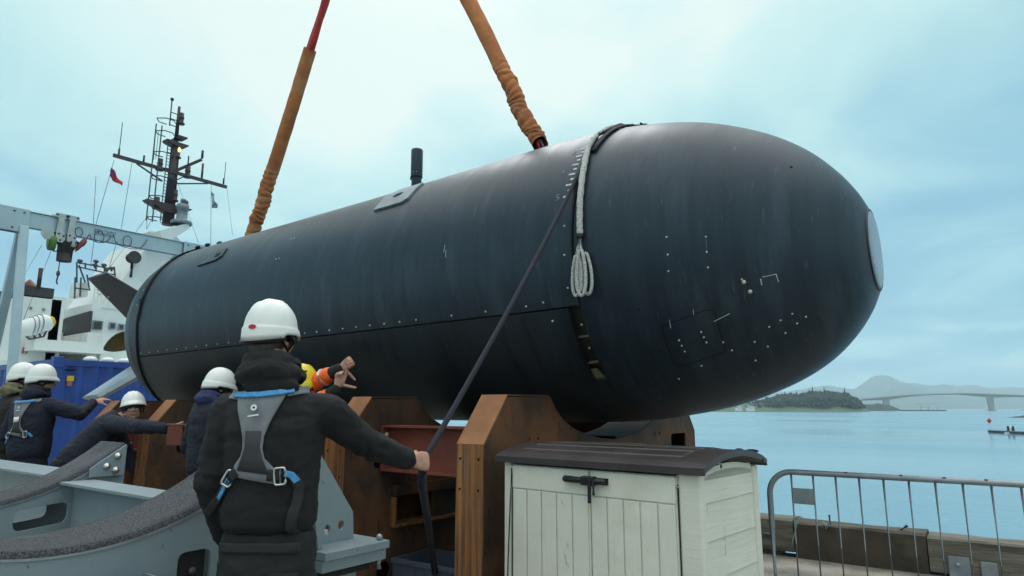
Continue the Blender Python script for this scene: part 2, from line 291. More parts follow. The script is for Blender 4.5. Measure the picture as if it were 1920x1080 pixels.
M = dict(
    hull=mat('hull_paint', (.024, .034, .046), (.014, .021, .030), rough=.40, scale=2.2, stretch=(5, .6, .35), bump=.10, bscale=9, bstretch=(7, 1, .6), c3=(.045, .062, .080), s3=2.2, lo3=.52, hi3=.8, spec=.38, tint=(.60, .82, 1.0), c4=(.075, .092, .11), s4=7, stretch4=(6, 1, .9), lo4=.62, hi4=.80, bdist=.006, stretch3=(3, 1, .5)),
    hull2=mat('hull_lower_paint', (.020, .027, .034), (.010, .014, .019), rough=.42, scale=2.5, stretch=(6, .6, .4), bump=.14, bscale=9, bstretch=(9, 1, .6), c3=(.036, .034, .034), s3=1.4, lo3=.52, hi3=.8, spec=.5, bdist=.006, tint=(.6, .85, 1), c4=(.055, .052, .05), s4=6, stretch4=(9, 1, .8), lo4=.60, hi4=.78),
    core=mat('inner_steel', (.028, .026, .018), (.012, .012, .010), rough=.5, scale=9, c3=(.06, .052, .03), s3=6),
    groove=mat('black_groove', (.006, .006, .007), rough=.9, bump=0),
    cap=mat('nose_window', (.26, .33, .40), (.20, .26, .33), rough=.3, scale=6, bump=.03, bscale=20),
    plate=mat('casing_plate', (.20, .26, .30), (.13, .17, .20), rough=.45, scale=9, bump=.06, bscale=60),
    bronze=mat('bronze', (.22, .17, .075), (.15, .12, .06), rough=.35, metal=.8, scale=7),
    fin=mat('fin_paint', (.038, .042, .058), (.024, .027, .038), rough=.5, scale=5, c3=(.11, .10, .10), s3=8, lo3=.66, hi3=.8),
    finlight=mat('fin_grey', (.40, .45, .50), (.28, .33, .38), rough=.32, metal=.25, scale=5, c3=(.1, .12, .14), s3=9, lo3=.62, hi3=.75),
    white=mat('white_paint', (.78, .80, .78), (.70, .73, .72), rough=.42, scale=2, bump=.03),
    figure=mat('faint_marking_paint', (.22, .26, .29), (.08, .10, .12), rough=.7, scale=40, lo=.42, hi=.6, bump=0),
    mark=mat('marking_paint', (.62, .68, .68), (.35, .40, .42), rough=.6, scale=30, bump=0),
    bolt=mat('fastener_metal', (.62, .60, .52), (.40, .38, .30), rough=.4, metal=.3, scale=40, bump=0),
    helmet=mat('helmet_shell', (.80, .82, .80), (.74, .77, .76), rough=.30, scale=5, bump=.02, bscale=30, rvar=.06),
    helmety=mat('helmet_yellow', (.75, .62, .02), (.6, .48, .02), rough=.35, scale=5, bump=.02),
    red=mat('red_print', (.55, .01, .03), (.45, .01, .02), rough=.4, bump=0),
    ribm=mat('slot_rib_steel', (.20, .18, .11), (.10, .09, .06), rough=.5, scale=9, bump=0),
    black=mat('black_plastic', (.012, .012, .014), (.008, .008, .009), rough=.45, bump=.05),
    webbing=mat('black_webbing', (.022, .022, .026), (.012, .012, .014), rough=.8, scale=120, bump=.5, bscale=350, bdist=.002),
    blue_web=mat('blue_webbing', (.10, .36, .68), (.05, .22, .50), rough=.75, scale=90, bump=.4, bscale=300, bdist=.002),
    greypad=mat('grey_harness_pad', (.20, .215, .24), (.13, .14, .16), rough=.85, scale=14, bump=.5, bscale=420, bdist=.002, sheen=.2),
    greypad2=mat('harness_mesh', (.05, .053, .058), (.025, .026, .03), rough=.85, scale=300, bump=.6, bscale=400, bdist=.002),
    alu=mat('buckle_metal', (.62, .62, .60), (.5, .5, .48), rough=.3, metal=.9, scale=20, bump=0),
    fleece=mat('black_fleece', fold=.38, fscale=6, c1=(.010, .0105, .013), c2=(.0055, .006, .0075), rough=.95, scale=22, bump=.7, bscale=260, bdist=.004, sheen=.0, c3=(.015, .016, .020), s3=4),
    navy=mat('navy_cloth', (.012, .016, .034), (.007, .009, .020), rough=.9, scale=12, bump=.5, bscale=120, bdist=.004, sheen=0, fold=.38, fscale=6),
    bluehood=mat('blue_hood_cloth', (.025, .035, .11), (.014, .02, .065), rough=.9, scale=12, bump=.5, bscale=120, bdist=.004, fold=.38, fscale=6),
    blackcloth=mat('black_cloth', (.014, .014, .016), (.008, .008, .009), rough=.92, scale=14, bump=.5, bscale=160, bdist=.003, sheen=0, fold=.38, fscale=6),
    trousers=mat('trouser_cloth', fold=.4, fscale=6, c1=(.014, .015, .017), c2=(.008, .009, .010), rough=.9, scale=9, bump=.6, bscale=190, bdist=.003, sheen=0, c3=(.019, .021, .024), s3=5),
    olive=mat('olive_hood_cloth', (.16, .15, .09), (.09, .085, .05), rough=.9, scale=10, bump=.5, bscale=110, bdist=.004, fold=.38, fscale=6),
    orange=mat('hi_vis_orange', (.95, .17, .03), (.8, .11, .02), rough=.7, scale=14, bump=.3, bscale=90, bdist=.003, fold=.38, fscale=6),
    reflect=mat('reflective_tape', (.42, .46, .50), rough=.4, metal=.3, bump=0),
    skin=mat('skin', (.50, .29, .21), (.38, .19, .135), rough=.5, scale=26, bump=.2, bscale=160, bdist=.002, c3=(.52, .22, .17), s3=14, lo3=.55, hi3=.8),
    hair=mat('hair', (.12, .10, .085), (.05, .042, .035), rough=.8, scale=90, stretch=(1, 1, .2), bump=.5, bscale=300),
    boot=mat('boot_leather', (.03, .022, .016), rough=.6),
    rust=mat('rusted_plate', (.105, .058, .036), (.038, .026, .021), rough=.72, scale=2.2, stretch=(1.5, 1.5, .7), bump=.25, bscale=45, c3=(.21, .088, .032), s3=1.9, lo3=.48, hi3=.74, spec=.3, c4=(.035, .025, .020), s4=9, stretch4=(2, 2, .6), lo4=.60, hi4=.70),  # darker than end and slope rust: partly real tone, partly painted-in shade
    rustslope=mat('rust_even_plate', (.36, .165, .070), (.24, .105, .048), rough=.7, scale=3, bump=.15, bscale=50, c3=(.14, .075, .045), s3=2.4, lo3=.60, hi3=.85, spec=.3),  # smooth rust, lightened partly to paint in the light on the slopes
    rustedge=mat('rust_streaked_plate', (.32, .130, .042), (.085, .052, .038), rough=.75, scale=6.5, stretch=(6, 6, .18), bump=.25, bscale=45, c3=(.40, .19, .075), s3=5, lo3=.5, hi3=.75, spec=.3, lo=.38, hi=.58, stretch3=(5, 5, .2)),  # real streaks; lighter tone partly paints in the light on end faces
    oxide=mat('red_oxide_primer', (.23, .065, .045), (.15, .045, .033), rough=.6, scale=3, bump=.06, c3=(.10, .05, .035), s3=2.6, lo3=.6, hi3=.85, spec=.35),
    greysteel=mat('grey_painted_steel', (.235, .295, .325), (.19, .245, .275), rough=.42, scale=1.6, bump=.04, bscale=60, c3=(.15, .18, .19), s3=3.2, lo3=.56, hi3=.8, c4=(.10, .075, .05), s4=22, lo4=.68, hi4=.72),
    mint=mat('mint_steel', (.28, .40, .37), (.2, .3, .28), rough=.45, scale=3),
    felt=mat('grey_felt', (.115, .122, .135), (.045, .048, .055), rough=1, scale=170, detail=2, lo=.42, hi=.60, bump=.9, bscale=160, bdist=.006, spec=.1, c3=(.12, .125, .14), s3=3),
    rubber=mat('black_rubber', (.018, .02, .022), rough=.8, scale=12),
    galv=mat('galvanised_steel', (.34, .37, .41), (.24, .27, .31), rough=.42, metal=.55, scale=9, bump=.05, c3=(.23, .15, .12), s3=9, lo3=.72, hi3=.85),
    shed=mat('shed_resin', (.74, .725, .635), (.66, .65, .565), rough=.55, scale=2, bump=.4, bscale=5, bstretch=(1, 1, 14), bdist=.006, spec=.4, c3=(.50, .47, .34), s3=1.7, lo3=.54, hi3=.85, c4=(.30, .27, .20), s4=16, stretch4=(1, 1, .3), lo4=.67, hi4=.74),
    sheddoor=mat('shed_door_resin', (.75, .735, .645), (.67, .66, .575), rough=.55, scale=2, bump=.6, bscale=9, bstretch=(9, 9, .6), bdist=.008, spec=.4, c3=(.50, .47, .34), s3=1.9, lo3=.54, hi3=.85, c4=(.30, .27, .20), s4=16, stretch4=(1, 1, .3), lo4=.67, hi4=.74),
    lid=mat('shed_lid_resin', (.050, .040, .041), (.033, .028, .030), rough=.40, scale=3, bump=.2, bscale=18, bstretch=(.5, 6, 1), bdist=.004),
    cover=mat('orange_sling_sleeve', (.50, .185, .060), (.30, .10, .038), rough=.9, scale=3.5, bump=.5, bscale=28, bdist=.01, c3=(.46, .27, .13), s3=2.8, lo3=.5, hi3=.75),
    redsling=mat('red_sling_cloth', (.52, .03, .025), (.33, .015, .015), rough=.7, scale=4, stretch=(6, 6, .7), bump=.5, bscale=12, bstretch=(5, 5, .4)),
    ropew=mat('grey_braided_rope', (.60, .62, .60), (.20, .21, .21), rough=.9, scale=170, lo=.40, hi=.55, detail=2, bump=.9, bscale=120, bdist=.004),
    ropen=mat('navy_rope', (.030, .032, .050), (.014, .015, .025), rough=.85, scale=160, bump=.9, bscale=150, bdist=.004),
    strapb=mat('black_strap', (.012, .012, .015), rough=.7, bump=.4, bscale=120),
    concrete=mat('quay_concrete', (.28, .26, .225), (.15, .14, .12), rough=.85, scale=2.5, bump=.7, bscale=26, c3=(.10, .095, .085), s3=1.7, lo3=.52, hi3=.7, bdist=.012, lo=.35, hi=.6),
    beamd=mat('dark_beam', (.085, .065, .048), (.04, .034, .028), rough=.85, scale=3, bump=.6, bscale=22, bdist=.01, c3=(.10, .10, .065), s3=2.5),
    timber=mat('weathered_timber', (.23, .21, .17), (.085, .08, .065), rough=.9, scale=3.2, stretch=(.5, 5, 5), bump=.9, bscale=12, bstretch=(.6, 8, 8), bdist=.015, c3=(.10, .12, .06), s3=3, lo3=.55, hi3=.75),
    wood=mat('plank_wood', (.27, .17, .10), (.17, .10, .06), rough=.8, scale=4, stretch=(1, 9, 1), bump=.3),
    container=mat('blue_container_paint', (.022, .075, .34), (.015, .05, .24), rough=.45, scale=2, bump=.06, c3=(.012, .03, .13), s3=3, lo3=.6, hi3=.8, c4=(.12, .06, .035), s4=12, stretch4=(2, 2, .5), lo4=.66, hi4=.70),
    yellow=mat('yellow_sticker', (.75, .45, .02), rough=.5, bump=0),
    gantry=mat('gantry_alloy', (.40, .52, .58), (.33, .44, .50), rough=.38, metal=.35, scale=2, bump=.03),
    gbolt=mat('gantry_plate', (.45, .50, .50), (.33, .38, .39), rough=.4, metal=.5, scale=6),
    hoist=mat('hoist_black', (.025, .020, .022), rough=.5), hoistg=mat('hoist_green', (.10, .22, .04), rough=.5),
    chainm=mat('chain_steel', (.10, .11, .12), rough=.5, metal=.7, bump=0),
    cable=mat('dark_cable', (.02, .07, .08), rough=.6, bump=0),
    ship=mat('ship_white', (.72, .75, .73), (.66, .70, .69), rough=.5, scale=.6, bump=0, c3=(.58, .62, .60), s3=.8, lo3=.6, hi3=.8, c4=(.34, .22, .13), s4=1.6, stretch4=(3, 3, .35), lo4=.66, hi4=.74),
    shipd=mat('ship_dark', (.045, .04, .045), (.03, .027, .032), rough=.6, scale=1, bump=0),
    shipg=mat('ship_grey', (.20, .27, .34), rough=.6, bump=0),
    mastm=mat('mast_dark', (.055, .038, .045), (.035, .026, .032), rough=.6, scale=1, bump=0),
    glassd=mat('dark_glass', (.03, .035, .035), rough=.15, bump=0),
    amber=emis('amber_lamp', (1, .55, .12), 4), lampw=emis('warm_deck_lamp', (1, .93, .72), 7), lampg=emis('green_lamp', (.1, 1, .5), 4),
    flagr=mat('flag_red', (.5, .03, .06), rough=.8, bump=0), flagb=mat('flag_blue', (.03, .05, .25), rough=.8, bump=0), flagw=mat('flag_pale', (.4, .5, .55), (.08, .16, .25), rough=.8, scale=4, lo=.48, hi=.52, bump=0),
    bridge=mat('bridge_concrete', (.30, .29, .26), (.25, .245, .22), rough=.8, scale=.05, bump=0),
    grass=mat('shore_grass', (.085, .13, .045), (.05, .08, .03), rough=.9, scale=.05, bump=0),
    rock=mat('shore_rock', (.06, .065, .06), (.03, .033, .03), rough=.9, scale=.3, bump=.5, bscale=1, bdist=.5),
    leaf=mat('dark_foliage', (.020, .032, .013), (.007, .012, .006), rough=.9, scale=.12, bump=0),
    mount=mat('mountain_ground', (.10, .12, .09), (.06, .075, .06), rough=1, scale=.004, bump=0),
    cratem=mat('blue_grey_crate', (.085, .11, .15), (.06, .08, .11), rough=.5, scale=8, bump=.05),
    eyem=mat('eye', (.05, .04, .035), rough=.2, bump=0), lip=mat('lip', (.36, .13, .11), rough=.5, bump=0),
)
# ================================================================== SETTING
WATER = -3.0
def setting():
    # sea: one sheet out to the horizon, ripples in the material
    m = bpy.data.materials.new('sea_water'); m.use_nodes = True; nt = m.node_tree; N = nt.nodes; L = nt.links; b = N['Principled BSDF']
    b.inputs['Base Color'].default_value = (.115, .25, .33, 1); b.inputs['Roughness'].default_value = .20; b.inputs['IOR'].default_value = 1.33
    tc = N.new('ShaderNodeTexCoord'); mp = N.new('ShaderNodeMapping'); mp.inputs['Rotation'].default_value = (0, 0, -YAW); mp.inputs['Scale'].default_value = (.35, 1, 1)
    L.new(tc.outputs['Object'], mp.inputs[0])
    n1 = N.new('ShaderNodeTexNoise'); n1.inputs['Scale'].default_value = .9; n1.inputs['Detail'].default_value = 6; L.new(mp.outputs[0], n1.inputs['Vector'])
    n2 = N.new('ShaderNodeTexNoise'); n2.inputs['Scale'].default_value = .03; n2.inputs['Detail'].default_value = 4; L.new(mp.outputs[0], n2.inputs['Vector'])
    ad = N.new('ShaderNodeMath'); ad.operation = 'MULTIPLY_ADD'; ad.inputs[1].default_value = 9; L.new(n2.outputs[0], ad.inputs[0]); L.new(n1.outputs[0], ad.inputs[2])
    bp = N.new('ShaderNodeBump'); bp.inputs['Strength'].default_value = .20; bp.inputs['Distance'].default_value = .12; L.new(ad.outputs[0], bp.inputs['Height']); L.new(bp.outputs[0], b.inputs['Normal'])
    mr = N.new('ShaderNodeMapRange'); mr.inputs[1].default_value = .35; mr.inputs[2].default_value = .65; mr.inputs[3].default_value = .10; mr.inputs[4].default_value = .26
    L.new(n2.outputs[0], mr.inputs[0]); L.new(mr.outputs[0], b.inputs['Roughness'])
    mb = MB(); R = 7800; c = onD(960, 766, 0); pts = [V((R*cos(a), R*sin(a), WATER)) for a in [2*pi*k/96 for k in range(96)]]
    mb.add([V((0, 0, WATER))]+pts, [(0, k+1, (k+1) % 96+1) for k in range(96)])
    mb.build('water', m, kind='structure')
    # quay
    q = MB(); q.box((-70, -40, -4.2), (60, 7.62, 0)); q.build('quay_ground', M['concrete'], kind='structure')
    # kerb beams along the edge (each its own piece)
    kb = empty('quay_kerb', (-1.0, 7.55, 0), label='weathered timber and concrete kerb beam running along the quay edge behind the barrier', cat='kerb')
    segs = [(-9.0, -5.2, 'timber', 0.04, .37), (-5.17, -1.93, 'timber', .05, .375), (-1.92, -.76, 'beamd', 0.0, .355), (-.75, 2.3, 'timber', .03, .34), (2.33, 6.5, 'timber', .04, .36)]
    for a, b_, mt, z0, z1 in segs:
        w = MB(); rows = []
        n = max(4, int((b_-a)/.22))
        for i in range(n+1):
            s = a+(b_-a)*i/n; j = lambda k: noise.noise(V((s*2.1, k*3.7, a)))*.014
            rows.append([V((s, 7.42+j(1), z0)), V((s, 7.41+j(2), z1-.02)), V((s, 7.44+j(3), z1+j(4))), V((s, 7.72+j(5), z1-.005+j(6))), V((s, 7.75, z1-.03)), V((s, 7.75, z0))])
        w.grid(rows, False)
        for rr in (rows[0], rows[-1]): w.add(rr, [tuple(range(6))])
        w.f.append(tuple()) if False else None
        w.build('beam', M[mt], kb)
    # chocks under the raised timbers
    for s in (-4.4, -2.2, .1, 1.9, 3.6):
        w = MB(); w.box((s-.12, 7.46, .001), (s+.12, 7.7, .05)); w.build('packer', M['timber'], kb)
    # galvanised bracket with a bolt on the far beam
    w = MB(); w.box((-.60, 7.385, .02), (-.44, 7.405, .19)); w.box((-.60, 7.26, .006), (-.44, 7.385, .026)); w.build('bracket', M['galv'], kb, bev=.003)
    w = MB(); w.box((-.36, 7.385, .02), (-.24, 7.405, .17)); w.build('bracket', M['galv'], kb, bev=.003)
    w = MB(); w.lathe([(0, .0), (.018, .0), (.02, -.01), (.016, -.022), (0, -.024)], (-.53, 7.385, .12), 10, Matrix.Rotation(radians(-90), 3, 'X')); w.build('bolt', M['galv'], kb)
    # bits of old line on the kerb
    for nm_, lab, pts, mt, r in [
        ('line_scrap', 'pale green string looped over the kerb, hanging down its timber face', [(1507, 973), (1503, 968), (1497, 973), (1492, 990), (1487, 1012), (1484, 1025)], 'ropew', .006),
        ('line_scrap', 'knotted pale green line lying on the kerb top beside an upright bolt', [(1540, 990), (1544, 980), (1552, 985), (1556, 978), (1548, 992)], 'ropew', .009)]:
        P = [onT(x, y, 7.40) for x, y in pts]; w = MB(); w.tube(P, r, 8); o = w.build(nm_, M['mint'] if 'knotted' in lab else M['mint']); tag(o, lab, 'string')
    p = onT(1556, 980, 7.5); w = MB(); w.tube([p+V((0, 0, -.05)), p+V((0, 0, .075))], .012, 8); tag(w.build('bolt_stub', M['black']), 'short black upright bolt on the kerb beside the knotted line', 'bolt')
    p = onT(1695, 992, 7.5); w = MB(); w.tube([p+V((-.05, 0, -.03)), p+V((.03, 0, .035))], .016, 8); tag(w.build('bolt_stub', M['black']), 'dark bent bolt stub leaning on the dark kerb beam', 'bolt')
setting()

def far_shore():
    ci, si = cos(YAW), sin(YAW)
    # mountains at the far end of the sound
    prof = [(1180, 735), (1300, 738), (1400, 736), (1480, 734), (1530, 726), (1555, 722), (1580, 727), (1605, 730), (1625, 717), (1640, 707), (1655, 703), (1672, 704), (1690, 713), (1705, 718), (1725, 719), (1750, 723), (1775, 720), (1800, 724), (1830, 721), (1860, 728), (1900, 726), (1960, 727), (2040, 716), (2140, 722), (2300, 735)]
    for nm_, dep, dz, off in (('mountain', 6400, 0, 0), ('mountain', 5300, 17, 40)):
        mb = MB(); rows = []
        P = []
        for i in range(len(prof)-1):
            for k in range(4):
                t = k/4; P.append((prof[i][0]*(1-t)+prof[i+1][0]*t+off, prof[i][1]*(1-t)+prof[i+1][1]*t+dz))
        for fr in (0, .3, .6, .85, 1.0, .8, 0):
            row = []
            for i, (x, y) in enumerate(P):
                k = len(rows); d = dep+(k-4)*230
                top = onD(x, y, dep).z; base = WATER-5
                p = onD(x, 766, d); z = base+(top-base)*fr*(1+.10*noise.noise(V((x*.05, k*.9, dz)))*(fr < 1)); z += noise.noise(V((x*.11, k, 3+dz)))*7*(fr > 0)
                row.append(V((p.x, p.y, z)))
            rows.append(row)
        mb.grid(rows); mb.build(nm_, M['mount'], kind='structure')
    # wooded headland
    base = [(1180, 770), (1640, 768)]
    mb = MB(); rows = []
    hp_ = [(1150, 764), (1300, 762), (1370, 760), (1400, 757), (1450, 752), (1500, 748), (1550, 746), (1590, 749), (1612, 757), (1622, 766), (1630, 769.5)]
    def gh(x):
        for i in range(len(hp_)-1):
            if hp_[i][0] <= x <= hp_[i+1][0]:
                t = (x-hp_[i][0])/(hp_[i+1][0]-hp_[i][0]); return hp_[i][1]*(1-t)+hp_[i+1][1]*t
        return 769.5
    D0 = 960
    for k in range(7):
        row = []
        for i in range(60):
            x = 1150+480*i/59; d = D0+k*22+noise.noise(V((i*.3, 0, 0)))*10; fr = [0, .07, .15, .5, .85, 1, .9][k]
            p = onD(x, 766, d); top = onD(x, gh(x), D0+110).z
            row.append(V((p.x, p.y, WATER-.6+(top-WATER+.6)*fr)))
        rows.append(row)
    mb.grid(rows); mb.build('headland', M['grass'], kind='structure')
    r_ = MB(); rows = []
    for k in range(3):
        rows.append([(lambda p: V((p.x, p.y, WATER+[-.6, .9+noise.noise(V((i*.7, 0, 5)))*1.0, 1.0][k])))(onD(1150+480*i/59, 766, D0-8+k*6+noise.noise(V((i*.3, 0, 0)))*10)) for i in range(60)])
    r_.grid(rows, False); r_.build('shore_rocks', M['rock'], kind='structure')
    w = MB(); rr = random.Random(3)
    def clump(p, h, r, conifer):
        if conifer:
            for j in range(6):
                z = h*(.15+.85*j/6); q = r*(1-j/6.3)
                n = 7; vs = [p+V((q*cos(2*pi*k/n+j)*(1+.3*rr.random()), q*sin(2*pi*k/n+j)*(1+.3*rr.random()), z)) for k in range(n)]+[p+V((0, 0, z+h*.3))]
                w.add(vs, [(k, (k+1) % n, n) for k in range(n)])
        else:
            for j in range(8):
                c = p+V((rr.uniform(-.6, .6)*r, rr.uniform(-.6, .6)*r, h*rr.uniform(.4, .9))); q = r*rr.uniform(.35, .6)
                n = 6; vs = []
                for ph in (-.6, .2, .9): vs += [c+V((q*cos(ph)*cos(2*pi*k/n+j)*rr.uniform(.8, 1.2), q*cos(ph)*sin(2*pi*k/n+j)*rr.uniform(.8, 1.2), q*.8*sin(ph))) for k in range(n)]
                vs += [c+V((0, 0, q*.85))]
                w.add(vs, [(a*n+k, a*n+(k+1) % n, (a+1)*n+(k+1) % n, (a+1)*n+k) for a in (0, 1) for k in range(n)]+[(2*n+k, 2*n+(k+1) % n, 3*n) for k in range(n)])
    tops = [(1375, 757), (1400, 752), (1425, 747), (1450, 742), (1470, 738), (1500, 737), (1520, 733), (1545, 732), (1560, 733), (1585, 735), (1600, 742), (1615, 750), (1624, 760)]
    def th(x):
        for i in range(len(tops)-1):
            if tops[i][0] <= x <= tops[i+1][0]:
                t = (x-tops[i][0])/(tops[i+1][0]-tops[i][0]); return tops[i][1]*(1-t)+tops[i+1][1]*t
        return 764
    for i in range(1500):
        x = rr.uniform(1372, 1622); k = rr.random(); d = D0+55+k*75
        if x < 1500 and k < .05: continue
        if x < 1430 and rr.random() < .4: continue
        p = onD(x, 766, d); ztop = onD(x, th(x)+rr.uniform(-1.5, 7)+(1-k)*12, d).z
        zb = WATER+ (onD(x, gh(x), D0+110).z-WATER)*(.15+.85*k)*.8
        h = max(4, ztop-zb); r = min(6.5, h*.38); clump(V((p.x, p.y, ztop-h)), h, r, rr.random() < .22)
    w.build('woodland', M['leaf'], kind='stuff', label='dark wood of conifers and broadleaved trees covering the far headland', cat='woodland')
    for (x, yt) in ((1523, 727), (1545, 728), (1517, 731), (1494, 735), (1583, 729), (1471, 737)):
        root = empty('conifer', tuple(onD(x, 768, D0+90)), label=None)
        pz = onD(x, yt, D0+90); base = V((pz.x, pz.y, pz.z-22))
        w = MB(); clump(base, 22, 4.2, True); w.build('crown', M['leaf'], root)
        w2 = MB(); w2.tube([base+V((0, 0, -4)), base+V((0, 0, 15))], [.5, .2], 6); w2.build('trunk', M['rock'], root)
        tag(root, {1523: 'tallest pointed conifer standing above the middle of the wooded headland', 1545: 'broad conifer at the crown of the headland wood', 1517: 'narrow conifer just beside the tallest one on the headland',
                   1494: 'slim conifer above the lower grassy part of the headland', 1583: 'pointed conifer near the bridge end of the headland', 1471: 'small conifer where the headland wood meets the hull outline'}[x], 'conifer', 'conifers rising above the headland wood')
        w = MB()
    # houses on the shore
    for x, lab, wd in ((1407, 'white house on the low shore of the headland below the hull', 11), (1385, 'smaller pale house on the shore nearest to the rust-coloured cradle tower', 8)):
        p = onD(x, 768, D0+20); g = empty('house', (p.x, p.y, WATER+2.6), YAW+.3, lab, 'house')
        w = MB(); w.box((-wd/2, -3, -1.5), (wd/2, 3, 3.2)); w.build('wall', M['white'], g, local=True)
        w = MB(); w.prism([(-3.4, 3.2), (3.4, 3.2), (0, 6)], -wd/2-.3, wd/2+.3, 'x'); w.build('roof', M['shipg'], g, local=True)
        for k in (-.3, 0, .3):
            w = MB(); w.box((wd*k-.5, -3.06, .6), (wd*k+.5, -3.01, 2)); w.build('window', M['glassd'], g, local=True)
    # low islet behind the first pier
    w = MB(); rows = []
    for k in range(4):
        rows.append([(lambda p: V((p.x, p.y, WATER-.5+[0, .8, 1, 0][k]*(onD(1650, 755, 1350).z-WATER)*max(.03, (1-((i-6)/14)**2 if i > 6 else .85)))))(onD(1618+75*i/20, 766, 1340+k*20)) for i in range(21)])
    w.grid(rows); w.build('islet', M['leaf'], kind='structure')
    # bridge
    DB = 1500
    br = empty('road_bridge', tuple(onD(1760, 768, DB)), label='long concrete bridge arching over the sound beyond the wooded headland', cat='bridge')
    topc = [(1560, 755), (1620, 748), (1660, 744), (1700, 741), (1750, 738.5), (1800, 737.5), (1850, 739), (1900, 741), (1980, 745), (2080, 751), (2200, 758)]
    def interp(L, x):
        for i in range(len(L)-1):
            if L[i][0] <= x <= L[i+1][0]:
                t = (x-L[i][0])/(L[i+1][0]-L[i][0]); return L[i][1]*(1-t)+L[i+1][1]*t
        return L[-1][1]
    def thick(x):
        return 2.6+5.2*max(0, 1-abs(x-1662)/75)**1.8+5.6*max(0, 1-abs(x-1858)/85)**1.8
    deck = MB(); rows = []
    for i in range(80):
        x = 1560+640*i/79; p = onD(x, interp(topc, x), DB); th_ = thick(x); r_ = []
        for a, b_ in ((-6, 0), (-6, -1.1), (-3, -1.5), (-2.8, -th_), (2.8, -th_), (3, -1.5), (6, -1.1), (6, 0)):
            q = old(0, a); r_.append(p+V((q.x, q.y, b_)))
        rows.append(r_+[r_[0]])
    deck.grid(rows, False); deck.build('deck', M['bridge'], br)
    rail = MB()
    for sgn in (-5.8, 5.8):
        for i in range(79):
            x = 1560+640*i/79; x2 = 1560+640*(i+1)/79; q = old(0, sgn)
            rail.bar(onD(x, interp(topc, x), DB)+V((q.x, q.y, 1.1)), onD(x2, interp(topc, x2), DB)+V((q.x, q.y, 1.1)), .15, .5)
    rail.build('parapet', M['bridge'], br)
    for x in (1662, 1858):
        p = onD(x, 760, DB); z1 = onD(x, interp(topc, x), DB).z-thick(x)+.3
        w = MB(); f_ = lambda a, b_, z: (lambda q: V((p.x+q.x, p.y+q.y, z)))(old(a, b_))
        for zz in (0,):
            w.hexa([f_(-5, -2.6, WATER+1), f_(5, -2.6, WATER+1), f_(5, 2.6, WATER+1), f_(-5, 2.6, WATER+1)], [f_(-7, -2.6, z1), f_(7, -2.6, z1), f_(7, 2.6, z1), f_(-7, 2.6, z1)])
        pr = w.build('pier', M['bridge'], br)
        w = MB(); w.hexa([f_(-11, -5, WATER-1), f_(11, -5, WATER-1), f_(11, 5, WATER-1), f_(-11, 5, WATER-1)], [f_(-9, -4, WATER+1.2), f_(9, -4, WATER+1.2), f_(9, 4, WATER+1.2), f_(-9, 4, WATER+1.2)]); w.build('pier_base', M['rock'], pr)
    # moored work barge with cranes
    DW = 1230
    g = empty('work_barge', tuple(onD(1730, 769, DW)), label='long low work barge with red cranes moored under the bridge', cat='barge')
    a, b_ = onD(1690, 769, DW), onD(1770, 769, DW); a.z = b_.z = WATER+.9
    w = MB(); w.bar(a, b_, 14, 2.4); w.build('hull', M['shipd'], g)
    for x, h, mt in ((1727, 10, 'red'), (1735, 8, 'redsling'), (1741, 12, 'red'), (1757, 9, 'shipd')):
        p = onD(x, 766, DW); p.z = WATER+1; w = MB(); q = old(1.5, 0)
        w.tube([p, p+V((0, 0, h*.6))], .6, 6); w.tube([p+V((0, 0, h*.35)), p+q*3+V((0, 0, h))], .28, 5); w.tube([p+V((0, 0, h*.6)), p-q*2.2+V((0, 0, h*.75))], .25, 5)
        w.build('crane', M[mt], g)
    w = MB(); w.tube([onD(1715, 758, DW), onD(1757, 757, DW)], .35, 5); w.build('conveyor', M['shipg'], g)
    w = MB(); p = onD(1732, 766, DW); w.cbox(V((p.x, p.y, WATER+3.2)), (7, 5, 3)); w.build('cabin', M['white'], g)
    # pontoon with a red diamond marker
    a = onZ(1852, 806, WATER+.45); b_ = onZ(1990, 812, WATER+.45)
    g = empty('pontoon', tuple(V((a.x, a.y, WATER))), label='low floating pontoon with mooring gear lying off the quay', cat='pontoon')
    d = (b_-a).normalized(); nrm = V((-d.y, d.x, 0))
    w = MB(); o_ = [a, a+d*1.3-nrm*.9, b_-nrm*.9, b_+nrm*.9, a+d*1.1+nrm*.9]
    w.hexa([q+V((0, 0, -.9)) for q in o_], [q+V((0, 0, -.1)) for q in o_]); w.build('float', M['shipd'], g)
    w = MB(); w.hexa([q+V((0, 0, -.1)) for q in o_], [q+V((0, 0, .02)) for q in o_]); w.build('deck', M['plate'], g)
    for k in (5.2, 5.9, 6.4):
        w = MB(); c = a+d*k; w.cone(c+V((0, 0, .05)), c+V((0, 0, .75)), .22, .16, 8); w.build('bollard', M['rock' if k != 5.9 else 'white'], g)
    w = MB(); c = a+d*6.0-nrm*.93; w.cbox(c+V((0, 0, -.45)), (.8, .8, .35)); w.build('fender', M['white'], g)
    c = a+d*.7; mk = empty('channel_marker', tuple(c), label='red diamond topmark on a thin pole at the end of the pontoon', cat='marker')
    w = MB(); w.tube([c, c+V((0, 0, 1.6))], .035, 6); w.build('pole', M['galv'], mk)
    fw = old(1, 0)*.5
    w = MB(); cc = c+V((0, 0, 1.75)); w.add([cc+fw, cc-fw, cc+old(0, .5), cc-old(0, .5), cc+V((0, 0, .55)), cc+V((0, 0, -.55))], [(0, 2, 4), (2, 1, 4), (1, 3, 4), (3, 0, 4), (2, 0, 5), (1, 2, 5), (3, 1, 5), (0, 3, 5)]); w.build('topmark', M['redsling'], mk)
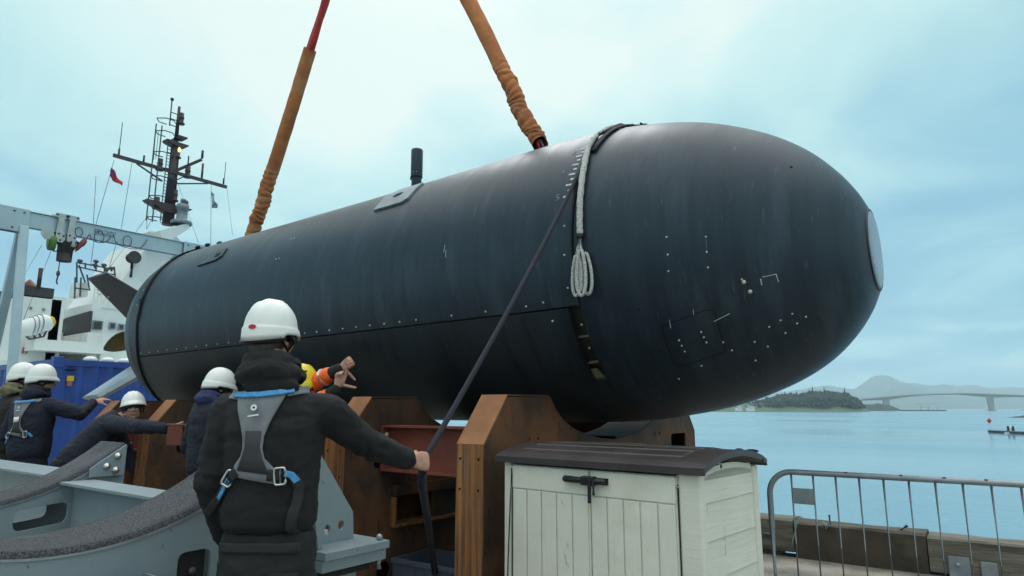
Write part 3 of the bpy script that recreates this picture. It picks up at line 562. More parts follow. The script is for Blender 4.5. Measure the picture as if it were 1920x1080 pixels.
    # skerries at the edge
    for y0, y1, x0, hgt in ((784, 775, 1898, 1.2), (770, 765, 1905, 2.2)):
        w = MB(); rows = []
        for k in range(5):
            row = []
            for i in range(16):
                d0 = abs((WATER-CAMH)/ (ray(x0, y0).z))*1.0
                p = onZ(x0+6*i, y0, WATER-.2); dirn = old(0, 1); row.append(V((p.x, p.y, WATER-.3))+dirn*(k*2.5)+V((0, 0, [0, .6, 1, .6, 0][k]*hgt*min(1, i/4)*(.9+.5*noise.noise(V((i*.6, k, y0))))))) 
            rows.append(row)
        w.grid(rows, False); w.build('skerry', M['rock'], kind='structure')
far_shore()
# ================================================================== SUBMARINE
TC, ZC, HR = 4.77, 2.552, 1.158
TILT = radians(-.45)
NOSE = [(-2.81, 1.176), (-2.5, 1.172), (-2.2, 1.156), (-1.9, 1.118), (-1.6, 1.056), (-1.35, .970), (-1.1, .850), (-.9, .708), (-.75, .548), (-.65, .398), (-.588, .262)]
def hprof(s):
    if s > -.585: return 0
    r = HR
    if s > -2.81:
        i = 0
        while i < len(NOSE)-2 and s > NOSE[i+1][0]: i += 1
        (x0, y0), (x1, y1) = NOSE[i], NOSE[i+1]; m = lambda k: (NOSE[min(len(NOSE)-1, k+1)][1]-NOSE[max(0, k-1)][1])/(NOSE[min(len(NOSE)-1, k+1)][0]-NOSE[max(0, k-1)][0])
        h = x1-x0; t = min(1, (s-x0)/h); r = (2*t**3-3*t*t+1)*y0+(t**3-2*t*t+t)*h*m(i)+(-2*t**3+3*t*t)*y1+(t**3-t*t)*h*m(i+1); return r
    if s > -5: r += .018*min(1, (s+5)/2.2)
    tail = [(-8.40, 1), (-8.60, .992), (-8.78, .965), (-8.98, .90), (-9.3, .76), (-9.8, .55), (-10.3, .32), (-10.6, .17), (-10.7, .12)]
    if s < tail[0][0]:
        for i in range(len(tail)-1):
            if tail[i+1][0] <= s <= tail[i][0]:
                t = (s-tail[i][0])/(tail[i+1][0]-tail[i][0]); r *= tail[i][1]*(1-t)+tail[i+1][1]*t; break
        else: r *= .12
    return r
def droop(s): return -.060*(max(0, s+2.1)/1.5)**2
def hs(s, a, dr=0.0):            # point of the hull skin; a in degrees above the horizontal on the camera's side
    r = hprof(s)+dr; return V((s, TC-r*cos(radians(a)), ZC+droop(s)+r*sin(radians(a))))
SUBLOC = V((-4.5, TC, ZC-HR))
SUBM = Matrix.Translation(SUBLOC) @ Matrix.Rotation(TILT, 4, 'Y') @ Matrix.Translation(-SUBLOC)
def hp(s, a, dr=0.0): return SUBM @ hs(s, a, dr)
def svals(s0, s1, n): return [s0+(s1-s0)*i/n for i in range(n+1)]
def shell(mb, ss, a0, a1, na, d_out=0.0, d_in=-.02):
    full = abs(a1-a0) >= 359.9
    out = [[hs(s, a0+(a1-a0)*j/na, d_out) for j in range(na+1)] for s in ss]
    mb.grid(out)
    if d_in is None: return
    e = [[hs(s, a0+(a1-a0)*j/na, d) for j in range(na+1)] for s, d in ((ss[0], d_in), (ss[0], d_out))]; mb.grid(e, False)
    e = [[hs(s, a0+(a1-a0)*j/na, d) for j in range(na+1)] for s, d in ((ss[-1], d_out), (ss[-1], d_in))]; mb.grid(e, False)
    if not full:
        for a, fl in ((a0, 0), (a1, 1)): mb.grid([[hs(s, a, d_in), hs(s, a, d_out)] for s in ss], False)
def sub():
    root = empty('submarine', SUBLOC, 0, 'huge black uncrewed submarine with a rounded nose hanging in orange slings above the rusted cradle', 'submarine')
    SE = -20.5                    # angle of the long side seam
    fine = svals(-2.185, -1.0, 26)+svals(-.97, -.66, 14)+[-.645, -.63, -.618, -.608, -.598, -.590]
    mb = MB(); shell(mb, fine, -180, 180, 120, 0, -.02); nose = mb.build('nose_section', M['hull'], root)
    rc = hprof(-.590)
    mb = MB(); mb.lathe([(0, .018), (rc*.5, .0175), (rc*.9, .013), (rc-.012, .006), (rc-.010, -.01)], (-.592, TC, ZC+droop(-.592)), 48, Matrix.Rotation(radians(90), 3, 'Y')); mb.build('nose_window', M['cap'], nose)
    mb = MB(); mb.lathe([(rc+.002, -.012), (rc+.008, .003), (rc-.004, .008), (rc-.011, .0)], (-.592, TC, ZC+droop(-.592)), 48, Matrix.Rotation(radians(90), 3, 'Y')); mb.build('window_ring', M['black'], nose)
    mid = svals(-8.40, -2.196, 60)
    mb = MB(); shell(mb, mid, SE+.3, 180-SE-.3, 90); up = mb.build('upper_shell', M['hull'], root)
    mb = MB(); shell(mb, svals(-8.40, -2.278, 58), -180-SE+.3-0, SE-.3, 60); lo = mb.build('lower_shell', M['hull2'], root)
    mb = MB(); shell(mb, svals(-8.60, -8.412, 3), -180, 180, 90); mb.build('tail_ring', M['hull'], root)
    mb = MB(); shell(mb, svals(-10.7, -8.612, 24), -180, 180, 72); mb.build('tail_cone', M['hull2'], root)
    mb = MB(); shell(mb, svals(-8.6, -2.0, 20), -180, 180, 72, -.045, None); core = mb.build('inner_frame', M['core'], root)
    # the open slot behind the nose
    mb = MB(); shell(mb, svals(-2.275, -2.188, 2), -158, -49.2, 24, -.001); mb.build('slot_cover', M['hull2'], root)
    mb = MB(); shell(mb, svals(-2.290, -2.279, 1), -49, SE-.3, 20, .006, -.05); mb.build('slot_lip', M['black'], root)
    for a in (-27.5, -31.5, -36.5, -42, -47): 
        mb = MB()
        if a in (-31.5, -42): 
            mb.hexa([hs(-2.275, a-.25, -.04), hs(-2.20, a-.25, -.04), hs(-2.20, a-.25, -.018), hs(-2.275, a-.25, -.018)], [hs(-2.275, a+.1, -.04), hs(-2.20, a+.1, -.04), hs(-2.20, a+.1, -.018), hs(-2.275, a+.1, -.018)]); mb.build('slot_rib', M['ribm'], core)
        else: mb.ell(hs(-2.235, a, -.038), (.009, .009, .009), None, 8, 6); mb.build('slot_bolt', M['bolt'], core)
    mb = MB(); a0, a1 = -49.5, -45
    mb.hexa([hs(-2.285, a0, -.03), hs(-2.20, a0, -.03), hs(-2.235, a1, -.03), hs(-2.285, a1, -.03)], [hs(-2.285, a0, -.018), hs(-2.20, a0, -.018), hs(-2.235, a1, -.018), hs(-2.285, a1, -.018)]); mb.build('slot_bracket', M['ribm'], core)
    # hatch outline on the nose, scribed marks
    def line(pts, w=.006, name='panel_groove', m='groove', par=root, dr=.0012, n=10):
        mb = MB()
        for (s0, a0), (s1, a1) in zip(pts, pts[1:]):
            rows = []
            for k in range(n+1):
                t = k/n; s, a = s0+(s1-s0)*t, a0+(a1-a0)*t; r = hprof(s)
                d = V((s1-s0, radians(a1-a0)*r, 0)).normalized() if (s1 != s0 or a1 != a0) else V((1, 0, 0)); px, pa = -d.y*w/2, d.x*w/2
                rows.append([hs(s+px, a+math.degrees(pa/r), dr), hs(s-px, a-math.degrees(pa/r), dr)])
            mb.grid(rows)
        return mb.build(name, M[m], par)
    line([(-1.70, -47), (-1.703, -33), (-1.69, -31.3), (-1.66, -30.8), (-1.42, -28.2), (-1.39, -28.6), (-1.375, -30), (-1.38, -45.5), (-1.40, -46.6), (-1.68, -48), (-1.70, -47)], .0055, 'hatch_groove', par=nose)
    line([(-1.395, -33.0), (-1.30, -31.2)], .004, 'scribed_line', 'mark', nose)
    line([(-1.64, -29.4), (-1.645, -32.5)], .003, 'scribed_line', 'mark', nose); line([(-1.49, -27.2), (-1.495, -29.2)], .003, 'scribed_line', 'mark', nose)
    line([(-1.105, -19.9), (-1.105, -22.5)], .006, 'scribed_line', 'mark', nose); line([(-1.095, -19.3), (-1.025, -18.9), (-1.020, -22.4)], .004, 'scribed_line', 'mark', nose)
    line([(-1.36, -2), (-1.362, -8)], .002, 'scribed_line', 'plate', nose)
    mb = MB()
    def dot(s, a, r=.010, dr=.001):
        c = hs(s, a, dr); mb.ell(c, (r, r, r), None, 8, 5)
    for q in [(-1.36, -2.2), (-1.363, -7.7), (-1.367, -13.2), (-1.579, -1.4), (-1.581, -7.4), (-1.588, -13.0), (-1.217, -45.7), (-1.119, -40.9), (-1.054, -39.6), (-.99, -38.4), (-1.35, -46.5), (-1.55, -50), (-1.72, -54), (-1.05, -46.5), (-.98, -44), (-.93, -42.5), (-1.16, -50), (-1.25, -55), (-1.62, -37.5), (-1.615, -39.8), (-1.61, -42.3), (-1.48, -36), (-1.475, -38.2), (-1.47, -40.5), (-1.38, -42)]: dot(*q, r=.0068)
    mb.build('nose_fasteners', M['bolt'], nose, kind='stuff')
    mb = MB(); dot(-1.17, -24.3, .014); dot(-1.192, -20.2, .014); dot(-1.20, -19.1, .007); mb.build('filler_spots', M['bolt'], nose, kind='stuff')
    mb = MB(); dot(-1.815, -24.2, .012, -.005); dot(-1.75, -40.5, .012, -.006); dot(-.93, 38, .01, -.004); mb.build('drain_holes', M['groove'], nose, kind='stuff')
    mb = MB()
    s = -2.33
    for x in (995, 919, 855, 788, 757, 728, 701, 675, 650, 625, 601, 579, 557): 
        p = onT(x, 600, 3.70); dot(p.x*1.0, SE+2.0, .0085)
    for i in range(13): dot(-5.75-.215*i, SE+2.0, .008)
    for a in (-14.2, -3.3, 6.6, -24.5): dot(-2.255 if a > -20 else -2.42, a, .0085)
    dot(-2.46, -17.9, .0085)
    for s_, a in ((-5.55, 33), (-5.60, 33), (-5.62, 21), (-5.67, 21), (-5.52, 44), (-8.5, 22), (-8.5, 12), (-8.5, -29)): dot(s_, a, .008)
    mb.build('shell_fasteners', M['bolt'], root, kind='stuff')
    line([(-3.33, 8.5), (-3.335, 5.5)], .004, 'scratch', 'mark', up, n=3); line([(-3.315, 6.5), (-3.31, 3.5)], .004, 'scratch', 'mark', up, n=3)
    # shallow side plates of the lower shell
    line([(-6.1, SE-1), (-6.02, -52)], .006, 'panel_groove', par=lo); line([(-2.34, SE-1), (-2.34, -80)], .004, 'panel_groove', par=lo)
    line([(-8.52, 60), (-8.52, -70)], .008, 'panel_groove')
    # draught scale
    mk = MB()
    for i in range(13):
        a = 17.8+i*2.45; w = .05 if i % 2 == 0 else .026
        s0 = -2.235-.0; mk.grid([[hs(s0-w, a-.38, .002), hs(s0-w/2, a-.38, .002), hs(s0, a-.38, .002)], [hs(s0-w, a+.38, .002), hs(s0-w/2, a+.38, .002), hs(s0, a+.38, .002)]])
    mk.build('draught_mark', M['mark'], up)
    def text_on(txt, s0, a0, h, par, name, m='mark', rot=0):
        cu = bpy.data.curves.new('t', 'FONT'); cu.body = txt; cu.size = h; ob = bpy.data.objects.new('t', cu); COL.objects.link(ob)
        me = eval_mesh(ob, name); bpy.data.objects.remove(ob); bpy.data.curves.remove(cu)
        for v in me.vertices: v.co = hs(s0+v.co.x, a0+math.degrees(v.co.y/HR), .0022)
        return link_mesh(name, me, M[m], par)
    text_on('5', -2.35, 16.8, .075, up, 'draught_figure', 'figure'); text_on('4', -2.36, 28.2, .075, up, 'draught_figure', 'figure'); text_on('3', -2.345, 39.5, .07, up, 'draught_figure', 'figure')
    # casing rail along the crown
    mb = MB(); rows = []
    for s in svals(-8.0, -4.55, 24):
        k = min(1, (-4.55-s)/.35); rows.append([hs(s, 90-9*k-.5, -.004), hs(s, 90-8*k-.5, .030*k), hs(s, 90, .034*k), hs(s, 90+8*k+.5, .030*k), hs(s, 90+9*k+.5, -.004)])
    mb.grid(rows); mb.build('crown_casing', M['hull'], root)
    # access plates with a hole
    def plate(poly, holes, t, name, m):
        # poly in (s, arc-length above seam) mapped on the skin
        mb = MB(); mb.prism(poly, .0005, t, holes=holes, fn=lambda a, b, d: hs(a, b, d)); return mb.build(name, M[m], root)
    hole = [(-4.235+.06*cos(t), 46.5+2.2*sin(t)) for t in [2*pi*k/14 for k in range(14)]]
    hp1 = plate([(-4.42, 37.3), (-4.07, 37.6), (-4.01, 39.5), (-4.04, 50), (-4.07, 56), (-4.36, 56), (-4.48, 50.5)], [hole], .020, 'lifting_plate', 'plate')
    mb = MB(); mb.grid([[hs(s, a, .002) for a in (43.5, 46.5, 49.5)] for s in (-4.31, -4.235, -4.16)]); mb.build('lug_pocket', M['groove'], hp1)
    hp2 = plate([(-7.35, 30.5), (-6.98, 31.5), (-6.90, 34), (-6.95, 41), (-7.15, 41)], [], .016, 'lifting_plate', 'hull')
    mb = MB(); mb.grid([[hs(s, a, .018) for a in (34.3, 36, 37.5)] for s in (-7.07, -7.02, -6.98)]); mb.build('lug_pocket', M['groove'], hp2)
    # retractable mast
    c = onT(783, 352, TC); s = c.x; mb = MB(); z0 = ZC+HR-.02
    k = (onT(783, 280, TC).z-z0)
    mb.lathe([(.054, 0), (.054, k*.46)], (s, TC, z0), 24); ms = mb.build('mast', M['hull'], root)
    mb = MB(); mb.lathe([(.050, k*.44), (.064, k*.44), (.064, k*.44+.01), (.064, k-.012), (.057, k), (0, k+.004)], (s, TC, z0), 28); hd = mb.build('mast_sleeve', M['hull'], ms)
    mb = MB(); mb.cbox((s-.066, TC-.01, z0+k*.45), (.014, .03, .035)); mb.build('catch', M['black'], hd)
    mb = MB()
    for t in (-2.1, -1.4, -.8): mb.ell((s+.064*cos(t), TC+.064*sin(t), z0+k*.52), (.005,)*3, None, 6, 4)
    mb.build('screws', M['bolt'], hd, kind='stuff')
    for ds, da in ((-.22, 84), (.30, 82)):
        mb = MB(); p = hs(s+ds, da, .0); mb.tube([p+V((-.03, 0, .004)), p+V((-.02, 0, .03)), p+V((.02, 0, .03)), p+V((.03, 0, .004))], .006, 6); mb.build('lifting_eye', M['black'], root)
    # tail fins in an X, propeller
    def fin(ang, root_s, tip_s, rr0, rr1, th, name, m, par=root):
        d = V((0, -cos(radians(ang)), sin(radians(ang)))); nrm = V((0, sin(radians(ang)), cos(radians(ang))))
        C = V((0, TC, ZC)); secs = []
        for f, r, (sa, sb) in ((0, rr0, root_s), (1, rr1, tip_s)):
            ring = []
            for x, y in ((0, 0), (.12, .5), (.35, .5), (.8, .3), (1, .03), (.8, -.3), (.35, -.5), (.12, -.5)):
                ring.append(C+d*r+V((1, 0, 0))*(sb+(sa-sb)*x)+nrm*(y*th*(1-.35*f)))
            secs.append(ring)
        mb = MB(); n = 8; mb.add(secs[0]+secs[1], [tuple(range(n)), tuple(range(n, 2*n))]+[(i, (i+1) % n, n+(i+1) % n, n+i) for i in range(n)])
        return mb.build(name, M[m], par, bev=.006)
    f1 = fin(45, (-10.60, -9.0), (-10.76, -10.08), .20, 1.27, .13, 'tail_fin', 'fin')
    mb = MB(); C = V((0, TC, ZC)); d = V((0, -cos(radians(45)), sin(radians(45))))
    for r, s_ in ((1.14, -10.75), (1.08, -10.55), (1.0, -10.62), (.93, -10.42)): mb.cbox(C+d*r+V((s_, -.05, -.05)), (.05, .012, .012))
    mb.build('bare_patches', M['bolt'], f1, kind='stuff')
    fin(-45, (-10.1, -9.1), (-10.55, -9.95), .42, 1.22, .16, 'tail_fin', 'finlight')['label'] = 'pale grey lower tail fin with scuffed paint'
    fin(135, (-10.60, -9.0), (-10.76, -10.08), .20, 1.27, .13, 'tail_fin', 'fin'); fin(225, (-10.1, -9.1), (-10.55, -9.95), .42, 1.22, .13, 'tail_fin', 'fin')
    mb = MB(); mb.lathe([(0, -.3), (.09, -.2), (.13, 0), (.13, .2)], (-10.95, TC, ZC), 20, Matrix.Rotation(radians(90), 3, 'Y')); pr = mb.build('propeller', M['bronze'], root)
    for k in range(3):
        an = radians(8-120*k); rows = []
        for i in range(11):
            f = i/10; r = .09+.43*f; ch = .40*sin(pi*min(1, f*.74+.24))**.75; sk = .35*f*f; pit = .9-.45*f
            d = V((0, -cos(an-sk), sin(an-sk))); tn = V((0, sin(an-sk), cos(an-sk))); row = []
            for j in range(9):
                g = (j/8-.5)*ch; row.append(V((-10.9+g*sin(pit), TC, ZC))+d*r+tn*g*cos(pit))
            rows.append(row)
        mb = MB(); mb.grid(rows); b = mb.build('blade', M['bronze'], pr); sf = b.modifiers.new('t', 'SOLIDIFY'); sf.thickness = .015; sf.offset = 0
    root.rotation_euler = (0, TILT, 0)
    # --- strap and lines round the tail (a thing that could be lifted off)
    mb = MB(); P = [hp(-8.36-.0*a-(.35*max(0, (-10-a)/60) if a < -10 else .12*max(0, (a-20)/60)), a, .012) for a in range(100, -78, -6)]; mb.tube(P, .011, 8)
    g = mb.build('tail_strap', M['strapb']); tag(g, 'black strap hanging round the hull just in front of its tail fins', 'strap')
    mb = MB(); mb.cbox(hp(-8.38, 13, .02), (.05, .03, .07)); mb.build('ratchet', M['black'], g)
    mb = MB(); P = [hp(-8.42+.10*t*t, 60-58*t, .02) for t in svals(0, 1, 14)]; mb.tube(P, .007, 6); mb.build('strap_tail', M['strapb'], g)
    mb = MB()
    for s_, a in ((-8.30, 70), (-8.22, 76), (-8.40, 66)): mb.ell(hp(s_, a, .03), (.06, .025, .025))
    mb.build('strap_knot', M['strapb'], g, kind='stuff')
    # --- strap behind the nose
    g = MB(); P = [hp(-2.10-.05*t, 100-62*t, .014+.0*t) for t in svals(0, 1, 12)]; g.tube(P, .022, 8, flat=.5)
    g = g.build('nose_strap', M['strapb']); tag(g, 'black strap bundle lying over the crown of the hull behind the nose', 'strap')
    mb = MB(); P = [hp(-2.205+.01*t, 88-(88+18)*t, .012) for t in svals(0, 1, 26)]; mb.tube(P, .005, 6); tag(mb.build('safety_cord', M['strapb']), 'thin black cord running down the ring seam beside the grey braided rope', 'cord')
    mb = MB()
    for k in range(7): mb.tube([hp(-2.12+.05*rnd.uniform(-1, 1.6), 84+rnd.uniform(-8, 14), .02+.02*rnd.random()) for _ in range(4)], .009, 6)
    mb.build('strap_knot', M['strapb'], g, kind='stuff')
    mb = MB(); p = hp(-1.98, 90, .02); mb.tube([p, p+V((.1, 0, .01)), p+V((.14, 0, .03))], .008, 6); mb.build('strap_end', M['black'], g)
    # --- grey braided rope hanging from the crown with a coiled eye
    path = [(-2.165, 66), (-2.18, 58), (-2.19, 52), (-2.20, 46), (-2.195, 40), (-2.17, 33), (-2.15, 24), (-2.135, 14), (-2.125, 6), (-2.12, 2)]
    mb = MB(); P = [hp(s_, a, .030) for s_, a in path]; n_ = 6
    Q = []
    for i in range(len(P)-1):
        for k in range(n_): Q.append(P[i].lerp(P[i+1], k/n_))
    Q.append(P[-1]); R_ = [.010+.011*min(1, i/len(Q)*2.4)+.0022*sin(i*2.1) for i in range(len(Q))]
    # below the widest point the rope hangs plumb, clear of the hull
    z_eq = hp(-2.12, 2).z; tx = hp(-2.15, 0, .035).y
    mb.tube(Q, R_, 10); rp = mb.build('braided_rope', M['ropew']); tag(rp, 'grey braided rope hanging down the hull behind the nose, coiled at its lower end', 'rope')
    c0 = P[-1]; base = hp(-2.12, -6, .035)
    mb = MB(); mb.lathe([(.024, -.012), (.028, 0), (.024, .014)], c0+V((0, -.002, -.005)), 12); mb.build('whipping', M['black'], rp)
    def loop(cx, top, bot, wdt, dy, r=.0112, sk=0):
        pts = []
        for k in range(25):
            t = 2*pi*k/24; zz = (top+bot)/2+(top-bot)/2*cos(t); ww = wdt*sin(t)*(0.45+.55*(1-(cos(t)+1)/2)**.6); pts.append(V((base.x+cx+ww+sk*(top-zz), base.y+dy, zz)))
        q = MB(); q.tube(pts[:-1], r, 8, closed=True); q.build('rope_loop', M['ropew'], rp)
    zt = c0.z-.02
    z2 = zt-.11
    q = MB(); q.tube([V((c0.x, c0.y, c0.z-.01)), V((c0.x-.014, base.y-.008, zt-.06)), V((c0.x-.030, base.y-.008, z2-.04))], .010, 8); q.tube([V((c0.x, c0.y, c0.z-.01)), V((c0.x+.006, base.y-.008, zt-.06)), V((c0.x+.014, base.y-.008, z2-.02))], .010, 8); q.build('rope_leg', M['ropew'], rp)
    loop(-.026, z2+.0, z2-.27, .034, -.014, sk=-.02); loop(.018, z2+.03, z2-.275, .040, -.030); loop(.034, z2+.01, z2-.265, .042, .004, sk=.04); loop(-.004, z2-.02, z2-.25, .026, -.02)
sub()

def slings():
    p1 = [onT(x, y, TC) for x, y in ((476, 432), (582, 93), (614, -10))]; p2 = [onT(x, y, TC) for x, y in ((1012, 274), (940, 130), (868, -20))]
    def chord(P, top):
        d = (P[-1]-P[0]).normalized(); return P[0], d
    # find where both legs meet above the picture
    a, da = p1[0], (p1[2]-p1[0]).normalized(); b, db = p2[0], (p2[2]-p2[0]).normalized()
    k = ((b.x-a.x)*db.z-(b.z-a.z)*db.x)/(da.x*db.z-da.z*db.x); apex = a+da*k
    if k < 3 or k > 30: apex = a+da*12
    # rear sling
    g = empty('lifting_sling', tuple(p1[0]), 0, 'red lifting sling in an orange sleeve, rising from the rear half of the hull', 'lifting sling', 'slings carrying the submarine')
    d = (apex-a).normalized(); L1 = (p1[1]-p1[0]).dot(d)
    side = V((0, 1, 0)); fr = d.cross(side).normalized()
    def sleeve(start, d, length, r0, r1, bunch, bamp, name, seed):
        rows = []; n = int(length/.0085); side = V((0, 1, 0)); fr = d.cross(side).normalized()
        for i in range(n+1):
            l = length*i/n; f = l/length; r = r0+(r1-r0)*f
            w = max(0, 1-max(0, l-bunch)/.25) if l > bunch else 1.0
            ph = l/.0125+1.2*noise.noise(V((l*3, seed, 0))); fold = (abs(sin(ph*.5+1.1*sin(ph*.17+seed)))**.7-.6)*bamp*w*.62
            row = []
            for k in range(24):
                t = 2*pi*k/24; nn = noise.noise(V((cos(t)*1.3, sin(t)*1.3, l*7+seed)))*.012*(.35+w)+noise.noise(V((cos(t)*2, sin(t)*2, l*26+seed)))*.012*w
                tl = l+.030*w*sin(t*1+l*16+seed)
                rr = r+fold+nn
                off = fr*(.014*w*sin(l*9+seed)+.006*sin(l*3))
                row.append(start+d*tl+off+(side*cos(t)+fr*sin(t))*rr)
            rows.append(row+[row[0]])
        mb = MB(); mb.grid(rows); return mb
    mb = sleeve(a-d*.07, d, L1+.07, .088, .084, .75, .026, 'sleeve', 1.0); mb.build('sleeve', M['cover'], g)
    for off, r in ((-.034, .042), (.03, .046), (0, .038)):
        mb = MB(); n = 20; Lr = (apex-a).length; P = [a+d*(L1-.15+(Lr-L1+.15)*i/n)+fr*off*(1+.5*sin(i*.9))+V((0, off*.5, 0)) for i in range(n+1)]; mb.tube(P, [r+.003*sin(i*1.7) for i in range(n+1)], 10); mb.build('sling_strand', M['redsling'], g)
    mb = MB(); c = p1[0]; q = hp(c.x, 90); mb.tube([q+V((-.10, -.03, -.03)), q+V((-.08, -.02, .05)), q+V((.0, 0, .10)), q+V((.07, .02, .05))], .028, 10); mb.build('shackle', M['plate'], g)
    # front sling
    g2 = empty('lifting_sling', tuple(p2[0]), 0, 'wrinkled orange sling sleeve rising from the crown of the hull nearer its nose', 'lifting sling', 'slings carrying the submarine')
    d2 = (apex-b).normalized(); Lf = (apex-b).length
    mb = sleeve(b+d2*.01, d2, min(Lf*.55, 2.6), .076, .084, .90, .026, 'sleeve', 4.0); mb.build('sleeve', M['cover'], g2)
    fr2 = d2.cross(V((0, 1, 0))).normalized()
    mb = MB(); mb.tube([b-d2*.09, b+d2*.05], [.045, .045], 10); mb.build('sling_end', M['redsling'], g2)
    mb = MB(); mb.tube([b-d2*.10-fr2*.03, b+d2*.06-fr2*.03], .018, 8); mb.build('tail_loop', M['plate'], g2)
    for off, r in ((-.022, .03), (.02, .032)):
        mb = MB(); P = [b+d2*(min(Lf*.55, 2.6)-.1+(Lf-min(Lf*.55, 2.6)+.1)*i/12)+fr2*off for i in range(13)]; mb.tube(P, r, 10); mb.build('sling_strand', M['redsling'], g2)
slings()
# ================================================================== RUSTED CRADLES
def cradle_profile():
    L = [(3.13, .001), (3.13, 1.285), (3.37, 1.585), (3.84, 1.592)]
    arc = [(3.86, 1.585), (3.93, 1.50), (4.02, 1.425), (4.16, 1.36), (4.34, 1.31), (4.56, 1.275), (4.80, 1.26)]
    m = lambda q: (9.60-q[0], q[1])
    return L, arc, L+arc+[m(q) for q in arc[::-1][1:]]+[m(q) for q in L[::-1]]
def rust_cradle(S, lab, thick=.205):
    Lp, arc, out = cradle_profile()
    g = empty('steel_cradle', (S-thick/2, 4.8, 0), 0, lab, 'cradle', 'rusted steel cradles under the submarine')
    def rr(y0, y1, z0, z1, r=.03, n=3):
        P = []
        for cx, cz, a0 in ((y1-r, z1-r, 0), (y0+r, z1-r, 90), (y0+r, z0+r, 180), (y1-r, z0+r, 270)):
            for k in range(n+1): a = radians(a0+90*k/n); P.append((cx+r*cos(a), cz+r*sin(a)))
        return P
    def circ(y, z, r, n=12): return [(y+r*cos(2*pi*k/n), z+r*sin(2*pi*k/n)) for k in range(n)]
    holes = [rr(3.42, 3.72, 1.06, 1.20), rr(5.90, 6.24, 1.02, 1.27), circ(3.62, 1.22+.08, .012), circ(3.72, 1.30, .012), circ(5.55, 1.28, .013, 8), circ(5.65, 1.28, .013, 8), circ(5.55, 1.10, .013, 8), circ(5.65, 1.10, .013, 8), circ(3.55, .32, .07), circ(4.05, .36, .06), rr(3.62, 4.05, .66, .84, .01)]
    body = [(a, b) for a, b in out]
    inset = [(3.143, .002), (3.143, 1.28), (3.378, 1.573), (3.835, 1.58)]+[(a, b-.012) for a, b in arc]; inset = inset+[(9.6-a, b) for a, b in inset[::-1][1:]]
    for s0, s1, hh in ((S-.016, S, holes), (S-thick, S-thick+.016, holes[1:2])):
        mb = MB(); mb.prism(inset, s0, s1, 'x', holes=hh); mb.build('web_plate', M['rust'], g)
    def strip(pts, name, m, w0=-thick-.0, w1=0.0, t=.012):
        mb = MB(); rows = []
        for i, (a, b) in enumerate(pts):
            p = pts[max(0, i-1)]; q = pts[min(len(pts)-1, i+1)]; d = V((q[0]-p[0], q[1]-p[1], 0)).normalized(); n_ = V((d.y, -d.x, 0))
            rows.append([V((S+w1, a, b)), V((S+w0, a, b)), V((S+w0, a+n_.x*t, b+n_.y*t)), V((S+w1, a+n_.x*t, b+n_.y*t)), V((S+w1, a, b))])
        mb.grid(rows, False); mb.add(rows[0][:4], [(0, 1, 2, 3)]); mb.add(rows[-1][:4], [(0, 1, 2, 3)])
        return mb.build(name, M[m], g, bev=.002)
    m = lambda P: [(9.6-a, b) for a, b in P][::-1]
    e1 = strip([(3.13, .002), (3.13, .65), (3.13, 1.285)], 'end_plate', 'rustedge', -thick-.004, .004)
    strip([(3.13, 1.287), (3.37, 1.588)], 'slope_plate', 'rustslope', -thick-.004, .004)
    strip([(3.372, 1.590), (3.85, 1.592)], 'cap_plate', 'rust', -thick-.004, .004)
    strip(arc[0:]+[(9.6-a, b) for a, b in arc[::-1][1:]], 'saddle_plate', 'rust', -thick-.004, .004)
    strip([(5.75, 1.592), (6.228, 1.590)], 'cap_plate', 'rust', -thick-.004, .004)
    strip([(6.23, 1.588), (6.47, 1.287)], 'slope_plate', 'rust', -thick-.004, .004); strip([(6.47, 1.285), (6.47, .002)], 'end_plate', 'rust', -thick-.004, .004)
    for z in (1.20, 1.02):
        for ds in (-.03, -.175):
            mb = MB(); mb.lathe([(0, 0), (.008, 0), (.008, -.002), (0, -.003)], (S+ds, 3.129, z), 8, Matrix.Rotation(radians(-90), 3, 'X')); mb.build('bolt_hole', M['groove'], e1)
    # rubber saddle pad on the water side
    mb = MB(); rows = []
    for a, b in [(9.6-q[0], q[1]) for q in arc[::-1]]: rows.append([V((S+.006, a, b+.001)), V((S+.006, a, b+.022)), V((S-.40, a, b+.022)), V((S-.40, a, b+.001)), V((S+.006, a, b+.001))])
    mb.grid(rows, False); mb.build('saddle_pad', M['rubber'], g)
    # foot
    mb = MB(); mb.box((S-thick-.08, 3.05, .0005), (S+.08, 6.55, .03)); mb.build('foot_plate', M['rust'], g)
    # ledge angles on the face
    mb = MB(); mb.box((S+.001, 3.60, .85), (S+.06, 4.4, .93)); mb.build('ledge_angle', M['rust'], g, bev=.003)
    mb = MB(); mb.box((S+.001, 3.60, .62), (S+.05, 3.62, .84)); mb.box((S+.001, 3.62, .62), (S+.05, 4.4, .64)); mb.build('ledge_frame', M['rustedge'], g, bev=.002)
    return g
